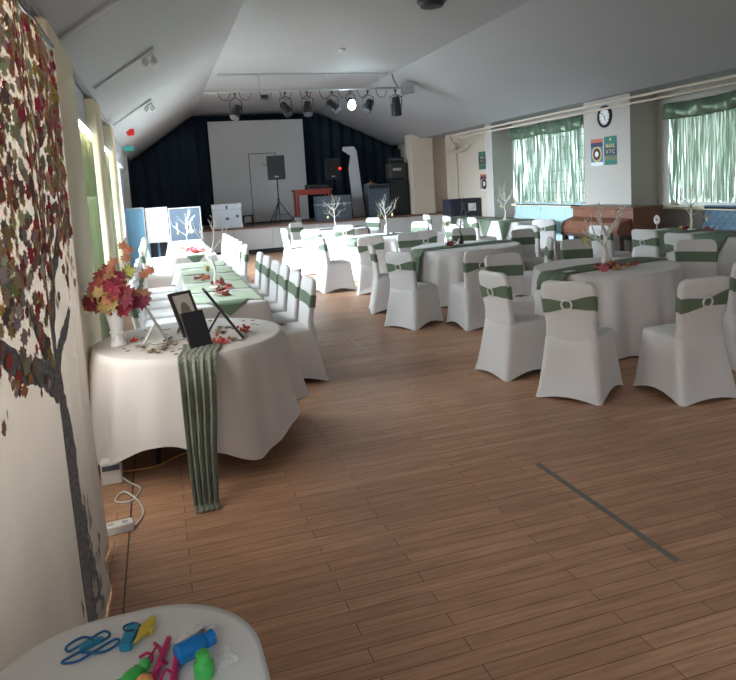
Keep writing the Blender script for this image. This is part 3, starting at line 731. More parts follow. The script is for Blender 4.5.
for i, (x, y, sz) in enumerate(((-.12, 4.42, 1), (-.03, 4.40, 1.2), (-.18, 4.55, 1), (.02, 4.50, 1), (.42, 4.42, 1.1), (.36, 4.75, 1.2), (.32, 4.70, 1), (-.08, 4.32, 1), (.40, 4.85, 1.1))):
    rg = random.Random(300+i); mb = MB()
    for k in range(7): maple(mb, (rg.uniform(-.05, .05), rg.uniform(-.05, .05), .006+rg.uniform(0, .008)), (1, rg.uniform(-1, 1), rg.uniform(-.3, .3)), (rg.uniform(-1, 1), 1, rg.uniform(-.3, .3)), .030*sz, rg.choice(((.20, .13, .07), (.30, .22, .12), (.15, .10, .06), (.45, .38, .26))))
    tag(mb.build('dried_leaves', 'leaf', solid=.001, loc=(x, y, VZ)), 'small heap of dried brown leaf pieces on the ivory display table', 'leaves', 'dried leaf heaps on the display table')
rg = random.Random(55)
for i in range(30):
    a = rg.uniform(0, 6.28); q = LR*sqrt(rg.uniform(.05, .86)); x, y = LX+q*cos(a), LY+q*sin(a)
    mb = MB(); maple(mb, (0, 0, .003), (1, rg.uniform(-1, 1), 0), (0, 1, .1), .026, rg.choice(((.18, .11, .06), (.28, .17, .09), (.12, .08, .05))))
    tag(mb.build('leaf_confetti', 'leaf', solid=.001, loc=(x, y, VZ)), 'single brown leaf scattered on the ivory display table', 'leaf', 'scattered leaves on the display table')

# ------------------------------------------------------------------ mural on the left wall
MX = -.385
def mfx(y, z):
    lo = max(0, .95-z); lo = lo*lo
    q = min(1, max(0, (2.3-y)/.7)); q = q*q*(3-2*q)
    return MX-.085*q+.010*sin(11*y+.5)+.006*sin(23*y+z*2)+lo*(.05*max(0, min(y, 2.6)-1.75))*(.6+.4*sin(9*y))
mur = thing('fabric_mural', 'tall white fabric hanging printed with an autumn tree on the left wall', 'wall hanging', (0, 0, 0))
MB().grid(lambda u, v: (mfx(.85+2.57*u, .02+2.37*v), .85+2.57*u, .02+2.37*v), 130, 40).build('fabric', 'canvas', mur, smooth='all', solid=.003)
def onm(y, z, off=.004): return Vector((mfx(y, z)+off, y, z))
pm = MB()
def ribbon(pts, ws):
    L = []; Rr = []
    fine = []; fw = []
    for i in range(len(pts)-1):
        for k in range(8):
            q = k/8; fine.append((pts[i][0]+(pts[i+1][0]-pts[i][0])*q, pts[i][1]+(pts[i+1][1]-pts[i][1])*q)); fw.append(ws[i]+(ws[i+1]-ws[i])*q)
    fine.append(pts[-1]); fw.append(ws[-1]); rg = random.Random(int(pts[0][0]*1000))
    row = []
    for i, (y, z) in enumerate(fine):
        a = fine[max(0, i-1)]; b = fine[min(len(fine)-1, i+1)]; d = Vector((b[0]-a[0], b[1]-a[1])).normalized(); nn = Vector((-d.y, d.x)); w = fw[i]*rg.uniform(.85, 1.15)/2
        row.append([onm(y+nn.x*w*q, z+nn.y*w*q) for q in (-1, -.33, .33, 1)])
    pm.add([p for r in row for p in r], [(i*4+j, i*4+j+1, i*4+4+j+1, i*4+4+j) for i in range(len(row)-1) for j in range(3)])
ribbon([(2.66, .05), (2.65, .30), (2.65, .48), (2.67, .79), (2.59, 1.0), (2.54, 1.27), (2.48, 1.48), (2.42, 1.62), (2.36, 1.8)], [0.39, 0.285, 0.24, 0.203, 0.203, 0.18, 0.15, 0.105, 0.045])
ribbon([(2.60, .98), (2.52, 1.06), (2.40, 1.10), (2.28, 1.18), (2.14, 1.22), (1.98, 1.32), (1.86, 1.30), (1.7, 1.4)], [0.088, 0.099, 0.094, 0.088, 0.077, 0.066, 0.055, 0.033])
ribbon([(2.55, 1.22), (2.66, 1.34), (2.74, 1.44), (2.83, 1.48), (2.9, 1.62)], [0.105, 0.09, 0.075, 0.06, 0.03])
ribbon([(2.5, 1.42), (2.62, 1.55), (2.68, 1.70)], [0.09, 0.075, 0.03])
ribbon([(2.58, 1.08), (2.70, 1.17), (2.85, 1.20), (2.93, 1.28)], [0.09, 0.075, 0.06, 0.03])
ribbon([(2.40, 1.1), (2.34, 1.24), (2.2, 1.42)], [0.09, 0.075, 0.03])
rg = random.Random(17)
for k in range(60):
    y = 2.66+rg.gauss(0.05, .13); z = rg.uniform(.03, .5); pm.add([onm(y, z), onm(y+.03, z+rg.uniform(.0, .06)), onm(y+rg.uniform(-.01, .02), z+.075)], [(0, 1, 2)])
tr = pm.build('printed_trunk', 'ink', mur); tr['label'] = 'grey-black printed tree trunk'
lm = MB(); rg = random.Random(5)
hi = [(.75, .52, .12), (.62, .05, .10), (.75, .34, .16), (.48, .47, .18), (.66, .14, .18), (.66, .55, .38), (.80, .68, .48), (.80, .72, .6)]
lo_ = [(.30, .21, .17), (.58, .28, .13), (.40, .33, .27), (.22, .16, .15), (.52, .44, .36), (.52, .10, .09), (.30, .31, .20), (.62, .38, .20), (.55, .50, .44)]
for k in range(3600):
    z = 1.12+1.26*rg.random()**.8; y = 3.37-2.3*rg.random()**1.5
    if y > 3.15 and z > 2.22 and rg.random() < .7: continue
    if z < 1.32 and (y > 2.45 or rg.random() < .45): continue
    if z < 1.55 and y > 2.75 and rg.random() < .8: continue
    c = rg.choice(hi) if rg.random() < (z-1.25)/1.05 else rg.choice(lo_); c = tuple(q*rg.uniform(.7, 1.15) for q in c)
    a = rg.uniform(0, 6.28); s = rg.uniform(.024, .052)*(1.3 if rg.random() < .15 else 1)
    pts = []; pr = [(0, -.5), (.42, -.42), (.34, -.1), (.62, .05), (.4, .12), (.45, .36), (.14, .36), (0, .66), (-.14, .36), (-.45, .36), (-.4, .12), (-.62, .05), (-.34, -.1), (-.42, -.42)]
    for px, py in pr: pts.append(onm(y+s*(px*cos(a)-py*sin(a)), min(2.385, z+s*(px*sin(a)+py*cos(a))), .0045+k*1.2e-6))
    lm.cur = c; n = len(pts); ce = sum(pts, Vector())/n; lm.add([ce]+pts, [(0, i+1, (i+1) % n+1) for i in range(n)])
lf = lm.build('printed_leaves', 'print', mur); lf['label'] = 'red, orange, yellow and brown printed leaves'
MB().tube([(MX, .8, 2.405), (MX, 3.44, 2.405)], .011, 10).build('hanging_rail', 'blackmetal', mur, smooth=True)
# tube lamps on the wall above the window bays
def tube_lamp(y0, y1, x, z, lab):
    t = thing('tube_lamp', lab, 'lamp', (x, (y0+y1)/2, z)); l = (y1-y0)/2
    MB().box(-.03, .03, -l, l, .02, .05).build('housing', 'white', t); MB().tube([(0, -l+.02, .005), (0, l-.02, .005)], .016, 10).build('tube', 'tube', t, smooth=True)
tube_lamp(1.0, 3.2, -.585, 2.36, 'lit tube lamp behind the top of the fabric mural')
tube_lamp(5.9, 7.7, -.575, 2.37, 'lit tube lamp above the first green curtained window bay')
tube_lamp(8.8, 10.5, -.575, 2.37, 'lit tube lamp above the second green curtained window bay')
def voile(y0, y1, x, lab, n):
    mb = MB().grid(lambda u, v: (x+.022*sin(u*n)+.008*sin(u*n*2.7), y0+(y1-y0)*u, .12+2.2*v), 90, 8)
    tag(mb.build('voile_curtain', 'curtain_green', smooth='all', solid=.003), lab, 'curtain')
voile(6.45, 7.75, -.60, 'green voile curtain in the first window bay beyond the mural', 40)
voile(9.0, 10.5, -.60, 'green voile curtain in the second window bay beyond the mural', 44)

# sockets and cables by the left wall
t = thing('extension_socket', 'white extension socket block on the floor beside the display table', 'socket', (-.335, 3.60, 0), .15)
MB().rbox(-.075, .075, -.035, .035, 0, .045, .01).build('body', 'cable', t, smooth=True)
for k in (-.035, .035): MB().box(k-.014, k+.014, -.012, .012, .045, .047).build('outlet', 'steel', t)
t = thing('power_adapter', 'white plug-in adapter near the wall under the display table', 'adapter', (-.40, 4.28, 0))
MB().rbox(-.06, .06, -.05, .05, 0, .14, .012).build('body', 'cable', t, smooth=True); MB().box(-.05, .05, -.055, -.05, .09, .12).build('badge', 'greybox', t)
def curve_pts(P, n=10):
    P = [Vector(p) for p in P]; out = []
    for i in range(len(P)-1):
        a, b, c, d = P[max(0, i-1)], P[i], P[i+1], P[min(len(P)-1, i+2)]
        for k in range(n):
            t = k/n; out.append(.5*((2*b)+(c-a)*t+(2*a-5*b+4*c-d)*t*t+(-a+3*b-3*c+d)*t**3))
    return out+[P[-1]]
tag(MB().tube(curve_pts([(-.34, 4.22, .04), (-.30, 4.2, .007), (-.235, 4.08, .007), (-.29, 3.93, .007), (-.37, 3.97, .007), (-.33, 4.06, .016), (-.25, 3.93, .007), (-.215, 3.75, .007), (-.25, 3.62, .012), (-.262, 3.605, .02)]), .0055, 6).build('power_cable', 'cable', smooth='all'), 'white looping cable on the floor left of the display table', 'cable')
tag(MB().tube(curve_pts([(-.34, 4.36, .02), (-.15, 4.40, .006), (.0, 4.52, .006), (.2, 4.6, .006)]), .005, 6).build('power_cable', 'orange', smooth='all'), 'tan cable running under the display table', 'cable')

# ------------------------------------------------------------------ the near table with party favours
NX, NY = -.15, 1.035
t = thing('favour_table', 'small table hidden under the pale cloth in the bottom left corner', 'table', (NX, NY, 0))
MB().rbox(-.265, .265, -.54, .54, TZ-.03, TZ, .22, 10).build('tabletop', 'white', t)
for sx in (-1, 1):
    for sy in (-1, 1): MB().tube([(sx*.17, sy*.4, 0), (sx*.17, sy*.4, TZ-.03)], .014).build('leg', 'steel', t, smooth=True)
rings = []; N = None
for q, z in ((.04, TZ+.006), (.5, TZ+.006), (.97, TZ+.006)): rings.append([(x*q, y*q, z) for x, y, f, i in rr(.275, -.55, .55, .235, 16, 24)])
for i in range(12):
    t_ = i/11; ring = []
    for k, (x, y, f, j) in enumerate(rr(.275+.004+.012*min(1, t_*6), -.556, .556, .235, 16, 24)):
        a = k*.30; w = 1+(.06*t_+.05*t_*sin(a))
        ring.append((max(x*w, -.282), y*(1+(.03*t_+.03*t_*sin(a))), TZ+.004-(TZ-.2)*t_))
    rings.append(ring)
tag(MB().loft(rings, True, False).build('tablecloth', mat('pale_tablecloth', (.80, .815, .81), .7, var=.02, vscale=4, bump=.1, bscale=10), smooth='all', loc=(NX, NY, 0)), 'pale blue-white cloth on the favours table in the bottom left corner', 'tablecloth')
NZ = TZ+.0075
def whistle(x, y, rz, lab, k=1.):
    t = thing('whistle', lab, 'whistle', (x, y, NZ), rz); t.scale = (k, k, k)
    MB().rbox(-.013, .013, -.036, .03, .0, .018, .004).build('body', 'glasscyan', t, smooth=True)
    MB().box(-.009, .009, .004, .010, .0182, .0186).build('slot', 'blackplastic', t)
    MB().torus((0, .035, .008), (0, 0, 1), .008, .0022, 14, 6).build('loop', 'glasscyan', t, smooth='all')
whistle(-.138, 1.478, radians(-14), 'blue-green rectangular whistle beside the yellow toy')
whistle(-.218, 1.492, radians(-60), 'blue whistle tangled in its coiled blue cord at the left', .62)
def cord(P, m, lab, cat, r=.0026): return tag(MB().tube(curve_pts(P), r, 6).build('cord', m, smooth='all'), lab, cat)
zc = NZ+.002
cord([(-.205, 1.505, zc), (-.238, 1.527, zc), (-.268, 1.508, zc), (-.262, 1.488, zc), (-.235, 1.497, zc+.004), (-.195, 1.525, zc+.004), (-.185, 1.505, zc), (-.25, 1.472, zc), (-.272, 1.455, zc), (-.24, 1.448, zc), (-.205, 1.470, zc), (-.170, 1.492, zc), (-.160, 1.478, zc), (-.19, 1.458, zc), (-.235, 1.466, zc+.005)], 'cord', 'coiled blue cord on the left of the favours table', 'cord')
cord([(-.15, 1.515, zc), (-.152, 1.532, zc), (-.130, 1.535, zc), (-.116, 1.515, zc), (-.115, 1.49, zc)], 'cord', 'short blue cord looped round the upright whistle', 'cord')
t = thing('toy_fish', 'small yellow plastic toy lying beside the whistle', 'toy', (-.106, 1.488, NZ), radians(-28))
MB().loft([[(hw*cos(a), y, .012+.010*min(1, hw/.008)*sin(a)) for a in [2*pi*k/10 for k in range(10)]] for y, hw in ((-.046, .002), (-.03, .004), (-.012, .010), (.004, .013), (.018, .010), (.027, .011), (.036, .007), (.040, .002))], True, True).build('body', 'yellow', t, smooth='all')
MB().prism([(.010, -.006, .010), (.022, -.016, .006), (.020, .002, .010)], (0, 0, .006)).build('fin', 'yellow', t)
def stick(x0, y0, x1, y1, lab):
    t = thing('pink_stick', lab, 'toy', (0, 0, 0)); z = NZ+.0085
    MB().tube([(x0, y0, z), (x1, y1, z)], [.008, .0065], 10).build('rod', 'pink', t, smooth=True); MB().ball((x1, y1, z), .0068, 10, 6).build('rounded_tip', 'pink', t, smooth='all')
stick(-.052, 1.29, -.042, 1.386, 'straight pink plastic stick beside the blue bottle')
stick(-.095, 1.30, -.058, 1.437, 'pink plastic stick with a gold stud, left of the other')
rg = random.Random(3)
for i, P in enumerate(([(-.098, 1.40, zc), (-.085, 1.425, zc+.003), (-.088, 1.446, zc), (-.078, 1.43, zc), (-.076, 1.405, zc+.003)], [(-.118, 1.41, zc), (-.100, 1.413, zc+.003), (-.092, 1.393, zc), (-.108, 1.378, zc)], [(-.10, 1.33, zc), (-.075, 1.342, zc+.02), (-.062, 1.362, zc+.004), (-.070, 1.378, zc)], [(-.085, 1.29, zc), (-.066, 1.318, zc+.02), (-.056, 1.335, zc+.004)])):
    cord(P, 'pink', 'curly pink ribbon %s the pink sticks' % ('above', 'left of', 'between', 'in front of')[i], 'ribbon', .0028)
t = thing('bubble_bottle', 'bright blue plastic bottle lying on its side on the favours table', 'bottle', (-.006, 1.374, NZ+.021), radians(24))
b = MB(); prof_b = [(-.040, .017), (-.037, .021), (.012, .021), (.020, .015), (.024, .013), (.026, .016), (.043, .016), (.045, .013)]
b.loft([[(x, r*cos(2*pi*k/20), r*sin(2*pi*k/20)) for k in range(20)] for x, r in prof_b[:5]], True, True).build('body', 'bluebottle', t, smooth=True)
MB().loft([[(x, r*cos(2*pi*k/20), r*sin(2*pi*k/20)) for k in range(20)] for x, r in prof_b[4:]], True, True).build('cap', 'bluebottle', t, smooth=True)
t = thing('bubble_bottle', 'green plastic bottle below the blue bottle, half cut off', 'bottle', (.008, 1.302, NZ))
MB().lathe([(.017, 0), (.020, .004), (.020, .03), (.013, .038)], n=18).build('body', 'green', t, smooth=True); MB().lathe([(.014, .038), (.014, .052), (.011, .054)], n=14).build('cap', 'green', t, smooth=True)
t = thing('plastic_frog', 'green plastic toy under clear wrapping left of the pink sticks', 'toy', (-.128, 1.345, NZ), .7)
MB().ball((0, 0, .012), .02, 12, 8, (1.5, .8, .6)).ball((.03, 0, .014), .013, 10, 6).build('body', 'green', t, smooth='all')
for sx, sy in ((-.02, .02), (-.02, -.02), (.02, .02), (.02, -.02)): MB().tube([(sx*.7, sy*.5, .008), (sx*1.3, sy*1.2, .004)], .005, 6).build('leg', 'green', t, smooth='all')
tag(MB().ball((0, 0, .0175), .0175, 16, 10).build('bouncy_ball', 'orange', smooth='all', loc=(-.105, 1.305, NZ)), 'orange ball at the bottom edge beside the green toy', 'ball')
def wrapper(x, y, w, l, rz, sd, lab):
    rg = random.Random(sd); ph = rg.uniform(0, 6)
    mb = MB().grid(lambda u, v: ((u-.5)*w, (v-.5)*l, .004+.008*abs(sin(u*11+ph+v*5))*abs(sin(v*9+ph))+.003*abs(sin(u*31+v*17))), 14, 14)
    tag(mb.build('clear_wrapper', 'film', solid=.0006, loc=(x, y, NZ)), lab, 'wrapper').rotation_euler.z = rz
wrapper(.0, 1.43, .05, .075, -.6, 1, 'clear crinkled wrapper behind the blue bottle')
wrapper(.045, 1.335, .05, .06, .3, 2, 'clear crinkled wrapper right of the green bottle')
t = thing('safety_clip', 'small grey metal clip behind the blue bottle', 'clip', (-.005, 1.415, NZ), -.9)
MB().rbox(-.006, .006, -.03, .03, .010, .016, .003).build('body', 'twig_dark', t); MB().torus((0, .033, .013), (0, 0, 1), .006, .0015, 12, 5).build('loop', 'steel', t)

# ------------------------------------------------------------------ floor tape
tag(MB().box(-.016, .016, -.57, .57, 0, .002).build('floor_tape', 'tape', loc=(2.02, 2.86, .0)), 'dark grey tape line on the floor in the foreground', 'tape')
tag(MB().box(-.014, .014, -.48, .48, 0, .002).build('floor_tape', 'paletape', loc=(1.94, 7.1, .0)), 'pale tape line on the floor in the middle aisle', 'tape')
tag(MB().box(-.5, .5, -.018, .018, 0, .002).build('floor_tape', 'paletape', loc=(1.5, 7.75, .0)), 'pale crossways tape line on the aisle floor', 'tape')

# ------------------------------------------------------------------ stage equipment
def speaker_on_stand(x, y, zc, w, h, stand_base, lab, lab2, tilt=0, led=False):
    t = thing('speaker_stand', lab2, 'stand', (x, y, stand_base)); top = zc-h/2-stand_base
    MB().tube([(0, 0, .25), (0, 0, top)], .018, 10).build('pole', 'blackmetal', t, smooth=True)
    MB().cyl((0, 0, top*.52), (0, 0, top*.58), .032).build('collar', 'blackplastic', t, smooth=True)
    for k in range(3):
        a = radians(100+120*k); MB().tube([(0, 0, top*.52), (cos(a)*.44, sin(a)*.44, .015)], .014, 8).build('leg', 'blackmetal', t, smooth=True)
        MB().tube([(0, 0, .27), (cos(a)*.27, sin(a)*.27, top*.52*.39)], .008, 6).build('brace', 'blackmetal', t)
    s = thing('loudspeaker', lab, 'speaker', (x, y, zc-h/2), tilt)
    mb = MB(); ring = [(-w/2, -.18), (w/2, -.18), (w/2*.7, .18), (-w/2*.7, .18)]
    mb.loft([[(px, py, z) for px, py in ring] for z in (0, h)], True, True).build('cabinet', 'blackplastic', s, bevel=.015)
    MB().box(-w/2+.03, w/2-.03, -.188, -.18, .05, h-.05).build('grille', 'grille', s)
    MB().box(-.05, .05, -.192, -.188, .07, .10).build('badge', 'steel', s)
    if led: MB().ball((w/2-.02, -.20, h*.5), .035, 10, 6).build('red_light', 'redled', s, smooth='all')
speaker_on_stand(3.30, 19.05, 2.33, .50, .66, SZ, 'black loudspeaker on a tripod before the pale screen', 'tripod stand of the loudspeaker before the pale screen', radians(-12))
speaker_on_stand(5.22, 20.3, 2.25, .46, .62, SZ, 'black loudspeaker with a red light before the black curtain', 'stand of the loudspeaker with the red light', radians(-4), True)
t = thing('red_table', 'red wooden table on the stage between the loudspeakers', 'table', (4.41, 19.7, SZ))
MB().box(-.55, .55, -.3, .3, .86, .92).build('tabletop', 'redwood', t, bevel=.006)
MB().box(-.48, .48, -.27, -.25, .76, .86).build('apron', 'redwood', t)
for sx in (-1, 1):
    for sy in (-1, 1): MB().box(sx*.47-.035, sx*.47+.035, sy*.24-.035, sy*.24+.035, 0, .86).build('leg', 'redwood', t)
t = thing('mixing_desk', 'black mixing desk on the red table', 'mixer', (4.58, 19.7, SZ+.92))
MB().prism([(-.33, -.2, 0), (-.33, .2, 0), (-.33, .2, .13), (-.33, -.2, .05)], (.66, 0, 0)).build('case', 'blackplastic', t)
for k in range(10): MB().box(-.28+.06*k, -.265+.06*k, -.1, -.07, .075, .10).build('fader', 'steel', t)
t = thing('flight_case', 'slate grey flight case standing at the stage front behind the twig tree', 'case', (4.83, 18.98, SZ))
MB().box(-.5, .5, -.2, .2, 0, .70).build('body', 'greybox', t, bevel=.01); MB().box(-.51, .51, -.21, .21, .45, .475).build('edge_trim', 'steel', t)
for k in (-.3, .3): MB().box(k-.04, k+.04, -.215, -.2, .40, .50).build('latch', 'steel', t)
t = thing('equipment_case', 'pale grey square equipment case standing on the stage edge at left', 'case', (1.83, 18.92, SZ), radians(-4))
MB().box(-.39, .39, -.17, .17, 0, .66).build('body', 'palecase', t, bevel=.012)
MB().box(-.40, .40, -.18, .18, .50, .515).build('lid_seam', 'steel', t)
for (px, pz, w, h) in ((.0, .52, .05, .09), (0, .23, .09, .06), (.27, .28, .07, .07)): MB().box(px-w/2, px+w/2, -.185, -.17, pz, pz+h).build('latch', 'cabgrey', t)
for sx in (-1, 1):
    for z in (0.0, .56): MB().box(sx*.35-.05, sx*.35+.05, -.178, -.17, z, z+.1).build('corner_plate', 'white', t)
t = thing('storage_chest', 'low wooden stool with cables just right of the pale equipment case', 'stool', (2.45, 19.4, SZ))
MB().box(-.16, .16, -.14, .14, .26, .30).build('seat', 'pianodark', t)
for sx in (-1, 1):
    for sy in (-1, 1): MB().box(sx*.13-.02, sx*.13+.02, sy*.11-.02, sy*.11+.02, 0, .26).build('leg', 'pianodark', t)
t = thing('cable_box', 'small grey box beside the loudspeaker tripod', 'box', (3.78, 19.0, SZ)); MB().box(-.1, .1, -.1, .1, 0, .17).build('body', 'steel', t, bevel=.008); MB().box(-.105, .105, -.105, .105, .15, .18).build('lid', 'cabgrey', t)
# tall white angled flat
mb = MB().prism([(-.02, 0, 0), (.36, 0, 0), (.20, 0, 1.98), (.12, 0, 2.12), (-.22, 0, 2.12), (-.24, 0, 2.02), (0.0, 0, 1.85), (-.08, 0, 1.45), (-.04, 0, .8)], (0, .04, 0))
t = thing('scenery_flat', 'tall narrow white scenery flat with a bent top against the black curtain', 'scenery', (5.75, 20.0, SZ)); mb.build('panel', 'whitepanel', t); MB().box(0, .04, .04, .5, 0, .05).tube([(.05, .05, 1.2), (.05, .5, .03)], .02, 6).build('brace', 'twig_dark', t)
t = thing('amplifier_cabinet', 'grey amplifier cabinet on the stage at right', 'amplifier', (6.35, 19.35, SZ)); MB().box(-.38, .30, -.22, .22, 0, .95).build('body', 'cabgrey', t, bevel=.015); MB().box(-.34, .26, -.23, -.22, .06, .80).build('grille', 'greybox', t); MB().box(-.34, .26, -.228, -.22, .83, .92).build('control_panel', 'blackplastic', t)
t = thing('amplifier_cabinet', 'tall black speaker cabinet on the stage under the black drum bags', 'amplifier', (6.98, 19.35, SZ)); MB().box(-.30, .24, -.22, .22, 0, 1.05).build('body', 'blackplastic', t, bevel=.015); MB().box(-.26, .20, -.23, -.22, .05, 1.0).build('grille', 'grille', t)
t = thing('drum_bag', 'black padded drum bag on top of the tall black cabinet', 'bag', (6.96, 19.35, SZ+1.05)); MB().rbox(-.30, .28, -.2, .2, 0, .52, .1, 6).build('body', 'cableblack', t, smooth=True); MB().box(-.18, .08, -.206, -.2, .26, .34).build('logo_patch', 'steel', t); MB().tube(curve_pts([(-.15, -.19, .5), (0, -.2, .62), (.15, -.19, .5)]), .014, 6).build('handle', 'cableblack', t)
t = thing('drum_bag', 'smaller black bag lying on top of the padded drum bag', 'bag', (6.98, 19.42, SZ+1.575)); MB().rbox(-.24, .24, -.14, .14, 0, .13, .06, 6).build('body', 'cableblack', t, smooth=True); MB().box(-.2, .2, -.142, -.138, .06, .07).build('zip', 'steel', t)
t = thing('cymbal', 'brown cymbal lying tilted on the grey amplifier cabinet', 'cymbal', (6.12, 19.3, SZ+.955)); MB().lathe([(.2, 0), (.12, .03), (.05, .045), (.04, .07), (.01, .08)], n=28).build('plate', 'brass', t, smooth='all'); MB().lathe([(.02, .08), (.02, .1)], n=10).build('felt', 'redwood', t)
tag(MB().tube(curve_pts([(2.5, 20.2, SZ+.03), (3.0, 20.1, SZ+.03), (3.6, 20.3, SZ+.03), (4.1, 20.0, SZ+.03)]), .025, 6).build('stage_cable', 'cableblack', smooth='all'), 'black cable lying along the stage floor before the screen', 'cable')
t = thing('storage_cabinet', 'navy cabinet with a white notice on it at the right of the stage', 'cabinet', (7.88, 16.75, 0)); MB().box(-.50, .40, -.25, .25, 0, 1.19).build('body', 'navy', t, bevel=.01)
MB().box(.02, .24, -.266, -.258, .86, 1.06).build('notice', 'paper', t); MB().box(-.47, -.05, -.26, -.25, .05, 1.15).build('door', 'navy', t); MB().box(-.02, .37, -.258, -.25, .05, 1.15).build('door', 'navy', t)
# display boards at stage left
def board(x0, x1, y, rz, z0, z1, m, lab, legs=True):
    t = thing('display_board', lab, 'board', ((x0+x1)/2, y, 0), rz); w = (x1-x0)/2
    MB().box(-w+.02, w-.02, -.015, .015, z0+.02, z1-.02).build('panel', m, t)
    MB().box(-w, w, -.02, .02, z1-.02, z1).box(-w, w, -.02, .02, z0, z0+.02).box(-w, -w+.02, -.02, .02, z0+.02, z1-.02).box(w-.02, w, -.02, .02, z0+.02, z1-.02).build('frame', 'white', t)
    for sx in (-1, 1): MB().box(sx*(w-.03)-.02, sx*(w-.03)+.02, -.02, .02, 0, z0).box(sx*(w-.03)-.02, sx*(w-.03)+.02, -.2, .2, 0, .03).build('foot', 'boardblue', t)
board(-.72, -.28, 17.0, 0, .04, 1.49, 'boardblue', 'light blue display board standing in the far left corner')
board(-.26, .25, 17.05, 0, .63, 1.47, 'white', 'blank white display board between the light blue and slate boards')
board(.27, 1.02, 17.0, 0, .62, 1.43, 'boardslate', 'slate blue display board behind the far long left table')
t = thing('dark_opening_block', 'dark block standing in for the black opening under the white display board', 'dark block', (-.02, 17.45, 0)); MB().box(-.2, .2, -.15, .15, 0, .62).build('body', 'navy', t); MB().box(-.02, .03, -.16, -.15, 0, .62).build('blue_post', 'boardblue', t)  # navy block added as the shade of the black opening, blue post before it

# ------------------------------------------------------------------ piano and benches by the right wall
t = thing('upright_piano', 'red-brown upright piano against the pier under the clock', 'piano', (7.42, 9.86, 0))
MB().box(-.24, .30, -.82, .82, 0, 1.06).build('case', 'piano', t, bevel=.01)
MB().box(-.27, .32, -.85, .85, 1.06, 1.10).build('lid', 'piano', t, bevel=.008)
MB().prism([(-.25, -.78, .66), (-.50, -.78, .66), (-.52, -.78, .74), (-.46, -.78, .86), (-.25, -.78, .92)], (0, 1.56, 0)).build('fallboard', 'piano', t)
MB().box(-.50, -.24, -.82, .82, .60, .66).build('key_bed', 'pianodark', t)
for sy in (-1, 1): MB().box(-.48, -.40, sy*.76-.04, sy*.76+.04, 0, .60).build('leg', 'pianodark', t)
MB().box(-.25, -.24, -.76, .76, .1, .58).build('knee_panel', 'pianodark', t)
for k in (-.06, .06): MB().box(-.33, -.24, k-.02, k+.02, .05, .07).build('pedal', 'brass', t)
def bench(y0, y1, m, lab):
    l = (y1-y0)/2; t = thing('banquette', lab, 'bench', (8.02, (y0+y1)/2, 0))
    MB().rbox(-.22, .22, -l, l, .28, .46, .04).build('seat', m, t, smooth=True); MB().box(-.18, .2, -l+.05, l-.05, 0, .28).build('plinth', 'navy', t)
    n = int(2*l/.14)
    MB().grid(lambda u, v: (.10+.12*v-.028*abs(sin(pi*(u*n+v*3)))*abs(sin(pi*(u*n-v*3))), -l+2*l*u, .46+.58*v), n*6, 18).build('backrest', m, t, smooth='all', solid=.03)
    MB().rbox(.16, .26, -l, l, 1.01, 1.07, .02).build('top_roll', m, t, smooth=True)
bench(11.3, 14.5, 'seatmint', 'pale blue quilted bench under the far right window')
bench(6.0, 8.65, 'seatblue', 'dark blue padded bench under the near right window')

# clock, posters
def to_mesh(body, size, m, parent, loc, name):
    cu = bpy.data.curves.new(name, 'FONT'); cu.body = body; cu.size = size; cu.align_x = 'CENTER'; cu.align_y = 'CENTER'; cu.extrude = .0008; cu.offset = size*.012
    o = bpy.data.objects.new(name, cu); COL.objects.link(o); dg = bpy.context.evaluated_depsgraph_get(); me = bpy.data.meshes.new_from_object(o.evaluated_get(dg))
    bpy.data.objects.remove(o); me.materials.clear(); me.materials.append(M[m]); q = bpy.data.objects.new(name, me); COL.objects.link(q); q.parent = parent
    q.location = loc; q.rotation_euler = (pi/2, 0, -pi/2); return q     # reads facing -X
ck = thing('wall_clock', 'round black-rimmed clock on the right wall pier', 'clock', (PX, 10.46, 2.655))
MB().torus((-.02, 0, 0), (1, 0, 0), .17, .024, 40, 10).build('rim', 'blackplastic', ck, smooth='all')
MB().cyl((0, 0, 0), (-.018, 0, 0), .168, 40).build('dial', 'clockface', ck)
mb = MB()
for k in range(12):
    a = 2*pi*k/12; Rm = Matrix.Rotation(a, 3, 'X'); mb.box(-.0205, -.018, -.006, .006, .115, .145, Rm, (-.019, 0, 0))
mb.build('hour_marks', 'blackplastic', ck)
for nm, a, l, w in (('hour_hand', radians(-200), .08, .007), ('minute_hand', radians(-48), .12, .005)):
    MB().box(-.023, -.0205, -w, w, -.02, l, Matrix.Rotation(a, 3, 'X'), (-.022, 0, 0)).build(nm, 'blackplastic', ck)
def poster_text(x, y, z, w, h, lab):
    t = thing('poster', lab, 'poster', (x, y, z)); e = .003
    MB().box(-e, 0, -w/2, w/2, 0, h).build('sheet', 'p_green', t)
    MB().box(-e*1.4, -e, -w/2, w/2, h*.34, h*.75).build('band', 'p_navy', t)
    MB().box(-e*1.4, -e, -w/2, w/2, h*.17, h*.31).build('strip', mat('poster_olive', (.16, .17, .07), .5), t)
    to_mesh('MARK', h*.20, 'p_yellow', t, (-e*1.8, 0, h*.66), 'lettering'); to_mesh('X T C', h*.19, 'p_yellow', t, (-e*1.8, 0, h*.46), 'lettering')
    MB().cyl((-e*1.6, 0, h*.89), (-e, 0, h*.89), h*.05, 14).build('emblem', 'p_yellow', t)
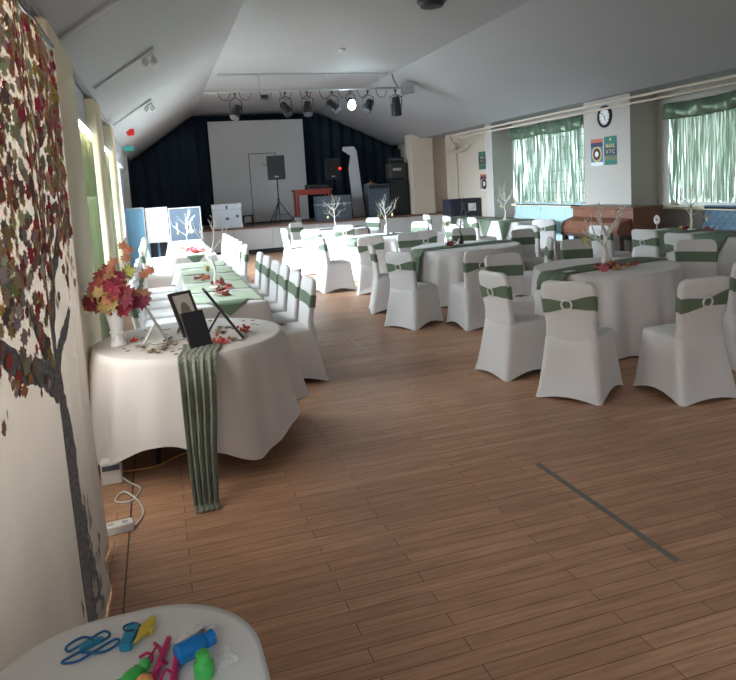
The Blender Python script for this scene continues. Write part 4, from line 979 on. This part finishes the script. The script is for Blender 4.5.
def poster_ring(x, y, z, w, h, lab):
    t = thing('poster', lab, 'poster', (x, y, z)); e = .003
    MB().box(-e, 0, -w/2, w/2, 0, h).build('sheet', 'p_teal', t)
    MB().box(-e*1.4, -e, -w/2, w/2, h*.86, h).build('header', 'p_orange', t); MB().box(-e*1.4, -e, -w/2, w/2, h*.70, h*.86).build('title_band', 'p_navy', t); MB().box(-e*1.4, -e, -w/2, w/2, 0, h*.13).build('footer', 'p_white', t)
    for k, (r, m) in enumerate(((.36, 'p_yellow'), (.31, 'p_orange'), (.26, 'p_black'), (.13, 'p_white'))): MB().cyl((-e*(1.2+.4*k), 0, h*.43), (-e, 0, h*.43), w*r*1.12, 30).build('ring', m, t)
poster_text(PX, 10.33, 1.80, .35, .50, 'green poster reading MARK XTC on the pier under the clock')
poster_ring(PX, 10.72, 1.80, .35, .48, 'teal poster with concentric rings left of the MARK XTC poster on the pier')
poster_text(RX, 16.35, 1.93, .44, .46, 'green MARK XTC poster far along the right wall, above the ring poster')
poster_ring(RX, 16.3, 1.36, .44, .44, 'teal ring poster far along the right wall beside the brown door frame')

# foil fringe curtains on the right windows
def fringe(y0, y1, z0, z1, x, sd, lab, n, dense):
    rg = random.Random(sd); t = thing('foil_curtain', lab, 'curtain', (x, (y0+y1)/2, 0)); l = (y1-y0)/2
    def strips(nn, xo, m):
        mb = MB()
        for k in range(nn):
            y = -l+2*l*(k+rg.random())/nn; w = rg.uniform(.014, .030); ph = rg.uniform(0, 6); zb = z0+rg.uniform(0, .10); tw = rg.uniform(-1.2, 1.2); xo2 = xo+rg.uniform(-.02, .02)
            def fn(u, v, y=y, w=w, ph=ph, zb=zb, tw=tw):
                a = tw*.5+.25*sin(v*5+ph); return (xo2+(u-.5)*w*sin(a)+.008*sin(v*9+ph), y+(u-.5)*w*cos(a)+.004*sin(v*5+ph), zb+(z1-zb)*v)
            mb.grid(fn, 1, 18)
        o = mb.build('fringe', m, t, smooth='all'); o['kind'] = 'stuff'; return o
    strips(int(n*dense), .03, 'foil'); strips(int(n*.6), -.03, 'foil')
    mb = MB().grid(lambda u, v: (-.06-.07*sin(v*pi*.9)+.02*sin(u*31+v*4)+.012*sin(u*77), -l-.02+(2*l+.04)*u, z1+.17-.26*v-.03*abs(sin(u*6))), 60, 10)
    mb.build('swag', 'pelmet', t, smooth='all', solid=.004)['label'] = 'crinkled green swag along the top'
fringe(11.75, 14.6, 1.06, 2.66, RX-.08, 1, 'silvery foil fringe curtain with green swag on the far right window', 95, 1.5)
fringe(6.3, 9.45, 1.10, 2.58, RX-.08, 2, 'silvery foil fringe curtain with green swag on the near right window', 115, 1.3)

# heating pipes along the right cornice
tag(MB().tube(curve_pts([(PX-.10, 4.5, 2.875), (PX-.10, 10, 2.875), (PX-.10, 16.5, 2.875), (PX-.06, 17.0, 2.86), (PX+.35, 17.6, 2.6), (PX+.45, 18.4, 2.55)], 6), .022, 10).build('heating_pipe', 'stagewall', smooth='all'), 'upper white pipe running along the top of the right wall', 'pipe')
tag(MB().tube(curve_pts([(PX-.06, 4.5, 2.785), (PX-.06, 10, 2.785), (PX-.06, 16.2, 2.785), (PX-.0, 16.6, 2.76), (PX+.4, 17.2, 2.5), (PX+.5, 18.3, 2.45)], 6), .020, 10).build('heating_pipe', 'stagewall', smooth='all'), 'lower white pipe running along the top of the right wall', 'pipe')
tag(MB().tube([(RX-.03, 17.9, SZ), (RX-.03, 17.9, 2.75)], .03, 8).build('heating_pipe', 'stagewall', smooth='all'), 'vertical cream pipe on the wall right of the stage', 'pipe')

# ------------------------------------------------------------------ lighting bar
BY, BZ = 14.3, 3.74
lb = thing('lighting_bar', 'long horizontal steel bar hung from the ceiling carrying the stage lamps', 'lighting rig', (3.3, BY, BZ))
MB().tube([(-2.15, 0, 0), (2.12, 0, .03)], .026, 10).build('bar', 'steel', lb, smooth=True)
for x in (-1.05, .35, 1.55): MB().tube([(x, 0, 0), (x, 0, 4.095-BZ)], .008, 6).build('hanger', 'steel', lb)
MB().box(2.08, 2.34, -.08, .08, -.10, .14).build('junction_box', 'steel', lb, bevel=.008)
for k in range(10):
    x = -1.9+.42*k; MB().tube(curve_pts([(x, -.03, 0), (x+.05, -.04, -.14), (x+.18, -.04, -.16), (x+.25, -.03, -.02)]), .007, 5).build('cable_loop', 'cableblack', lb, smooth='all')
MB().tube(curve_pts([(2.0, 0, .03), (1.9, 0, .2), (1.86, 0, .33)]), .012, 6).build('feed_cable', 'cableblack', lb, smooth='all')
names = ['leftmost black stage lamp on the lighting bar', 'second black stage lamp from the left on the lighting bar', 'third black stage lamp from the left on the lighting bar', 'fourth black stage lamp, just left of the lit one', 'lit bright stage lamp on the lighting bar', 'black stage lamp just right of the lit one', 'rightmost black stage lamp hanging straight down']
for i, (x, tx, tz, drop) in enumerate(((1.74, .35, -.75, .40), (2.77, -.35, -.8, .36), (3.24, .1, -.85, .36), (3.79, -.5, -.7, .32), (4.19, 0, -.25, .24), (4.58, .45, -.8, .34), (5.22, .0, -1.0, .36))):
    t = thing('stage_lamp', names[i], 'stage lamp', (x, BY, BZ-drop)); y0 = 0
    ax = Vector((-tx, -.45 if i != 6 else -.05, tz)).normalized(); rot = ax.to_track_quat('Z', 'Y').to_matrix()
    r, L = (.10, .30) if i != 6 else (.115, .40)
    if i == 4: r, L = .08, .16
    mb = MB().lathe([(r*.45, -L*.5), (r*.75, -L*.45), (r*.8, -L*.2), (r, L*.05), (r, L*.5)], n=20); mb.v = [tuple(rot @ Vector(p)) for p in mb.v]; mb.build('can', 'blackmetal', t, smooth=True)
    mb = MB().lathe([(r*.9, L*.5), (r*.9, L*.515)], n=20); mb.v = [tuple(rot @ Vector(p)) for p in mb.v]; mb.build('lens', 'bulb' if i == 4 else 'lensglass', t)
    if i == 4: MB().ball((0, -.06, -.10), .085, 14, 10).build('glowing_bulb', 'bulb', t, smooth='all')
    MB().tube([(-r-.02, 0, 0), (-r-.02, 0, drop*.55), (0, 0, drop*.72), (r+.02, 0, drop*.55), (r+.02, 0, 0)], .010, 6).tube([(0, 0, drop*.72), (0, 0, drop+.01)], .012, 6).build('yoke', 'blackmetal', t)
    MB().box(-.03, .03, -.03, .03, drop-.045, drop-.028).build('clamp', 'blackmetal', t)
t = thing('junction_fitting', 'small black socket box under the lighting bar near its left end', 'socket', (2.34, BY, BZ-.14)); MB().box(-.07, .07, -.04, .04, 0, .07).build('body', 'blackplastic', t); MB().tube([(0, 0, .07), (0, 0, .14)], .006, 5).build('bracket', 'steel', t)

# small ceiling fittings
def slope_z(x): return 2.83+(x+.6)*.668
def slope_rod(y, x0, x1, lab, m='white'):
    tag(MB().tube([(x0, y, slope_z(x0)-.03), (x1, y, slope_z(x1)-.03)], .018, 8).build('conduit', m, smooth='all'), lab, 'conduit')
slope_rod(7.8, -.50, .13, 'white conduit on the left ceiling slope leading to the twin spotlight')
slope_rod(11.5, -.52, .08, 'white conduit on the left ceiling slope leading to the farther spotlight')
slope_rod(5.32, -.55, -.05, 'white conduit on the left ceiling slope above the mural pier')
def twin_spot(x, y, lab):
    t = thing('spotlight', lab, 'spotlight', (x, y, slope_z(x))); t.scale = (.75, .75, .75)
    MB().box(-.06, .06, -.05, .05, -.05, .0).build('base', 'white', t)
    for k in (-1, 1):
        h = MB().lathe([(.025, .0), (.045, -.03), (.055, -.10)], (k*.06, -.05*k, -.05), 14).build('lamp_head', 'white', t, smooth=True); MB().ball((k*.06, -.05*k, -.15), .035, 10, 6).build('bulb', 'paper', h, smooth='all')
twin_spot(.08, 8.1, 'white twin spotlight on the left ceiling slope, nearest'); twin_spot(.05, 12.1, 'white spotlight on the left ceiling slope, farther from us')
t = thing('fire_alarm', 'red fire alarm sounder on the left ceiling slope near the stage', 'alarm', (-.33, 13.75, slope_z(-.33)-.02)); MB().cyl((0, 0, -.07), (0, 0, .02), .075, 18).build('base', 'redalarm', t, smooth=True); MB().cyl((0, 0, -.1), (0, 0, -.07), .06, 14).build('horn', 'redalarm', t)
t = thing('exit_sign', 'small green exit light on the left slope near the stage', 'sign', (-.46, 16.1, slope_z(-.46)-.16)); MB().box(-.11, .11, -.02, .02, 0, .1).build('housing', 'cyan', t); MB().tube([(0, 0, .1), (0, 0, .19)], .01, 6).build('bracket', 'steel', t)
t = thing('smoke_detector', 'small round white detector on the ceiling before the lighting bar', 'detector', (3.37, 11.85, 4.1)); MB().lathe([(.06, 0), (.06, -.02), (.035, -.045)], n=20).build('body', 'white', t, smooth=True); MB().ball((0, 0, -.048), .012, 8, 5).build('sensor', 'steel', t)
t = thing('ceiling_speaker', 'black round fitting on the ceiling cut by the top of the photo', 'fitting', (3.74, 8.66, 4.1)); MB().lathe([(.17, 0), (.18, -.03), (.15, -.10), (.08, -.12)], n=28).build('body', 'blackplastic', t, smooth=True); MB().torus((0, 0, -.03), (0, 0, 1), .18, .02, 28, 8).build('rim', 'blackmetal', t, smooth='all')

# ------------------------------------------------------------------ light
w = bpy.data.worlds.new('World'); sc.world = w; w.use_nodes = True
w.node_tree.nodes['Background'].inputs[0].default_value = (.97, .97, 1.0, 1); w.node_tree.nodes['Background'].inputs[1].default_value = .42
def area(name, loc, rot, sx, sy, e, col):
    l = bpy.data.lights.new(name, 'AREA'); l.shape = 'RECTANGLE'; l.size = sx; l.size_y = sy; l.energy = e; l.color = col
    o = bpy.data.objects.new(name, l); COL.objects.link(o); o.location = loc; o.rotation_euler = rot; return o
for (y0, y1, e, dn, sp) in ((-2.4, .2, 60, .47, 130), (5.95, 7.75, 50, .75, 120), (8.75, 10.55, 60, .75, 110), (11.2, 14.2, 520, .5, 84), (14.3, 16.4, 190, .45, 130)):  # first entry is the lamp of the added out-of-view window
    l = area('window_daylight', (-.68, (y0+y1)/2, 1.65), (0, 0, 0), 1.4, y1-y0-.1, e, (.74, .88, 1.)); d = Vector((sqrt(1-dn*dn), 0, -dn)); l.data.spread = radians(sp)
    l.rotation_euler = Matrix((Vector((-dn, 0, -sqrt(1-dn*dn))), Vector((0, 1, 0)), -d)).transposed().to_euler()
sun = bpy.data.lights.new('sun', 'SUN'); sun.energy = 0; sun.angle = .02
lp = bpy.data.lights.new('lamp_glow', 'POINT'); lp.energy = 14; lp.color = (.75, .95, 1); lp.shadow_soft_size = .1
o = bpy.data.objects.new('lamp_glow', lp); COL.objects.link(o); o.location = (4.19, BY-.2, BZ-.36)

# ------------------------------------------------------------------ camera
F, CY_, HC, yaw, pitch, roll = 680., 263., 1.7, .2959730373, .1140030055, .06
f = Vector((sin(yaw)*cos(pitch), cos(yaw)*cos(pitch), -sin(pitch))); r = Vector((cos(yaw), -sin(yaw), 0)); u = r.cross(f)
r2 = r*cos(roll)-u*sin(roll); u2 = u*cos(roll)+r*sin(roll)
cam = bpy.data.cameras.new('camera'); co = bpy.data.objects.new('camera', cam); COL.objects.link(co)
co.matrix_world = Matrix(((r2.x, u2.x, -f.x, 0), (r2.y, u2.y, -f.y, 0), (r2.z, u2.z, -f.z, HC), (0, 0, 0, 1)))
cam.sensor_fit = 'HORIZONTAL'; cam.sensor_width = 36; cam.lens = F/736*36; cam.shift_y = (CY_-340)/736; cam.clip_start = .05; cam.clip_end = 200
sc.camera = co
vs = sc.view_settings; sc.display_settings.display_device = 'sRGB'; vs.view_transform = 'Standard'; vs.look = 'None'; vs.gamma = 1; vs.exposure = .05; vs.use_curve_mapping = False
try: sc.cycles.use_denoising = True
except Exception: pass
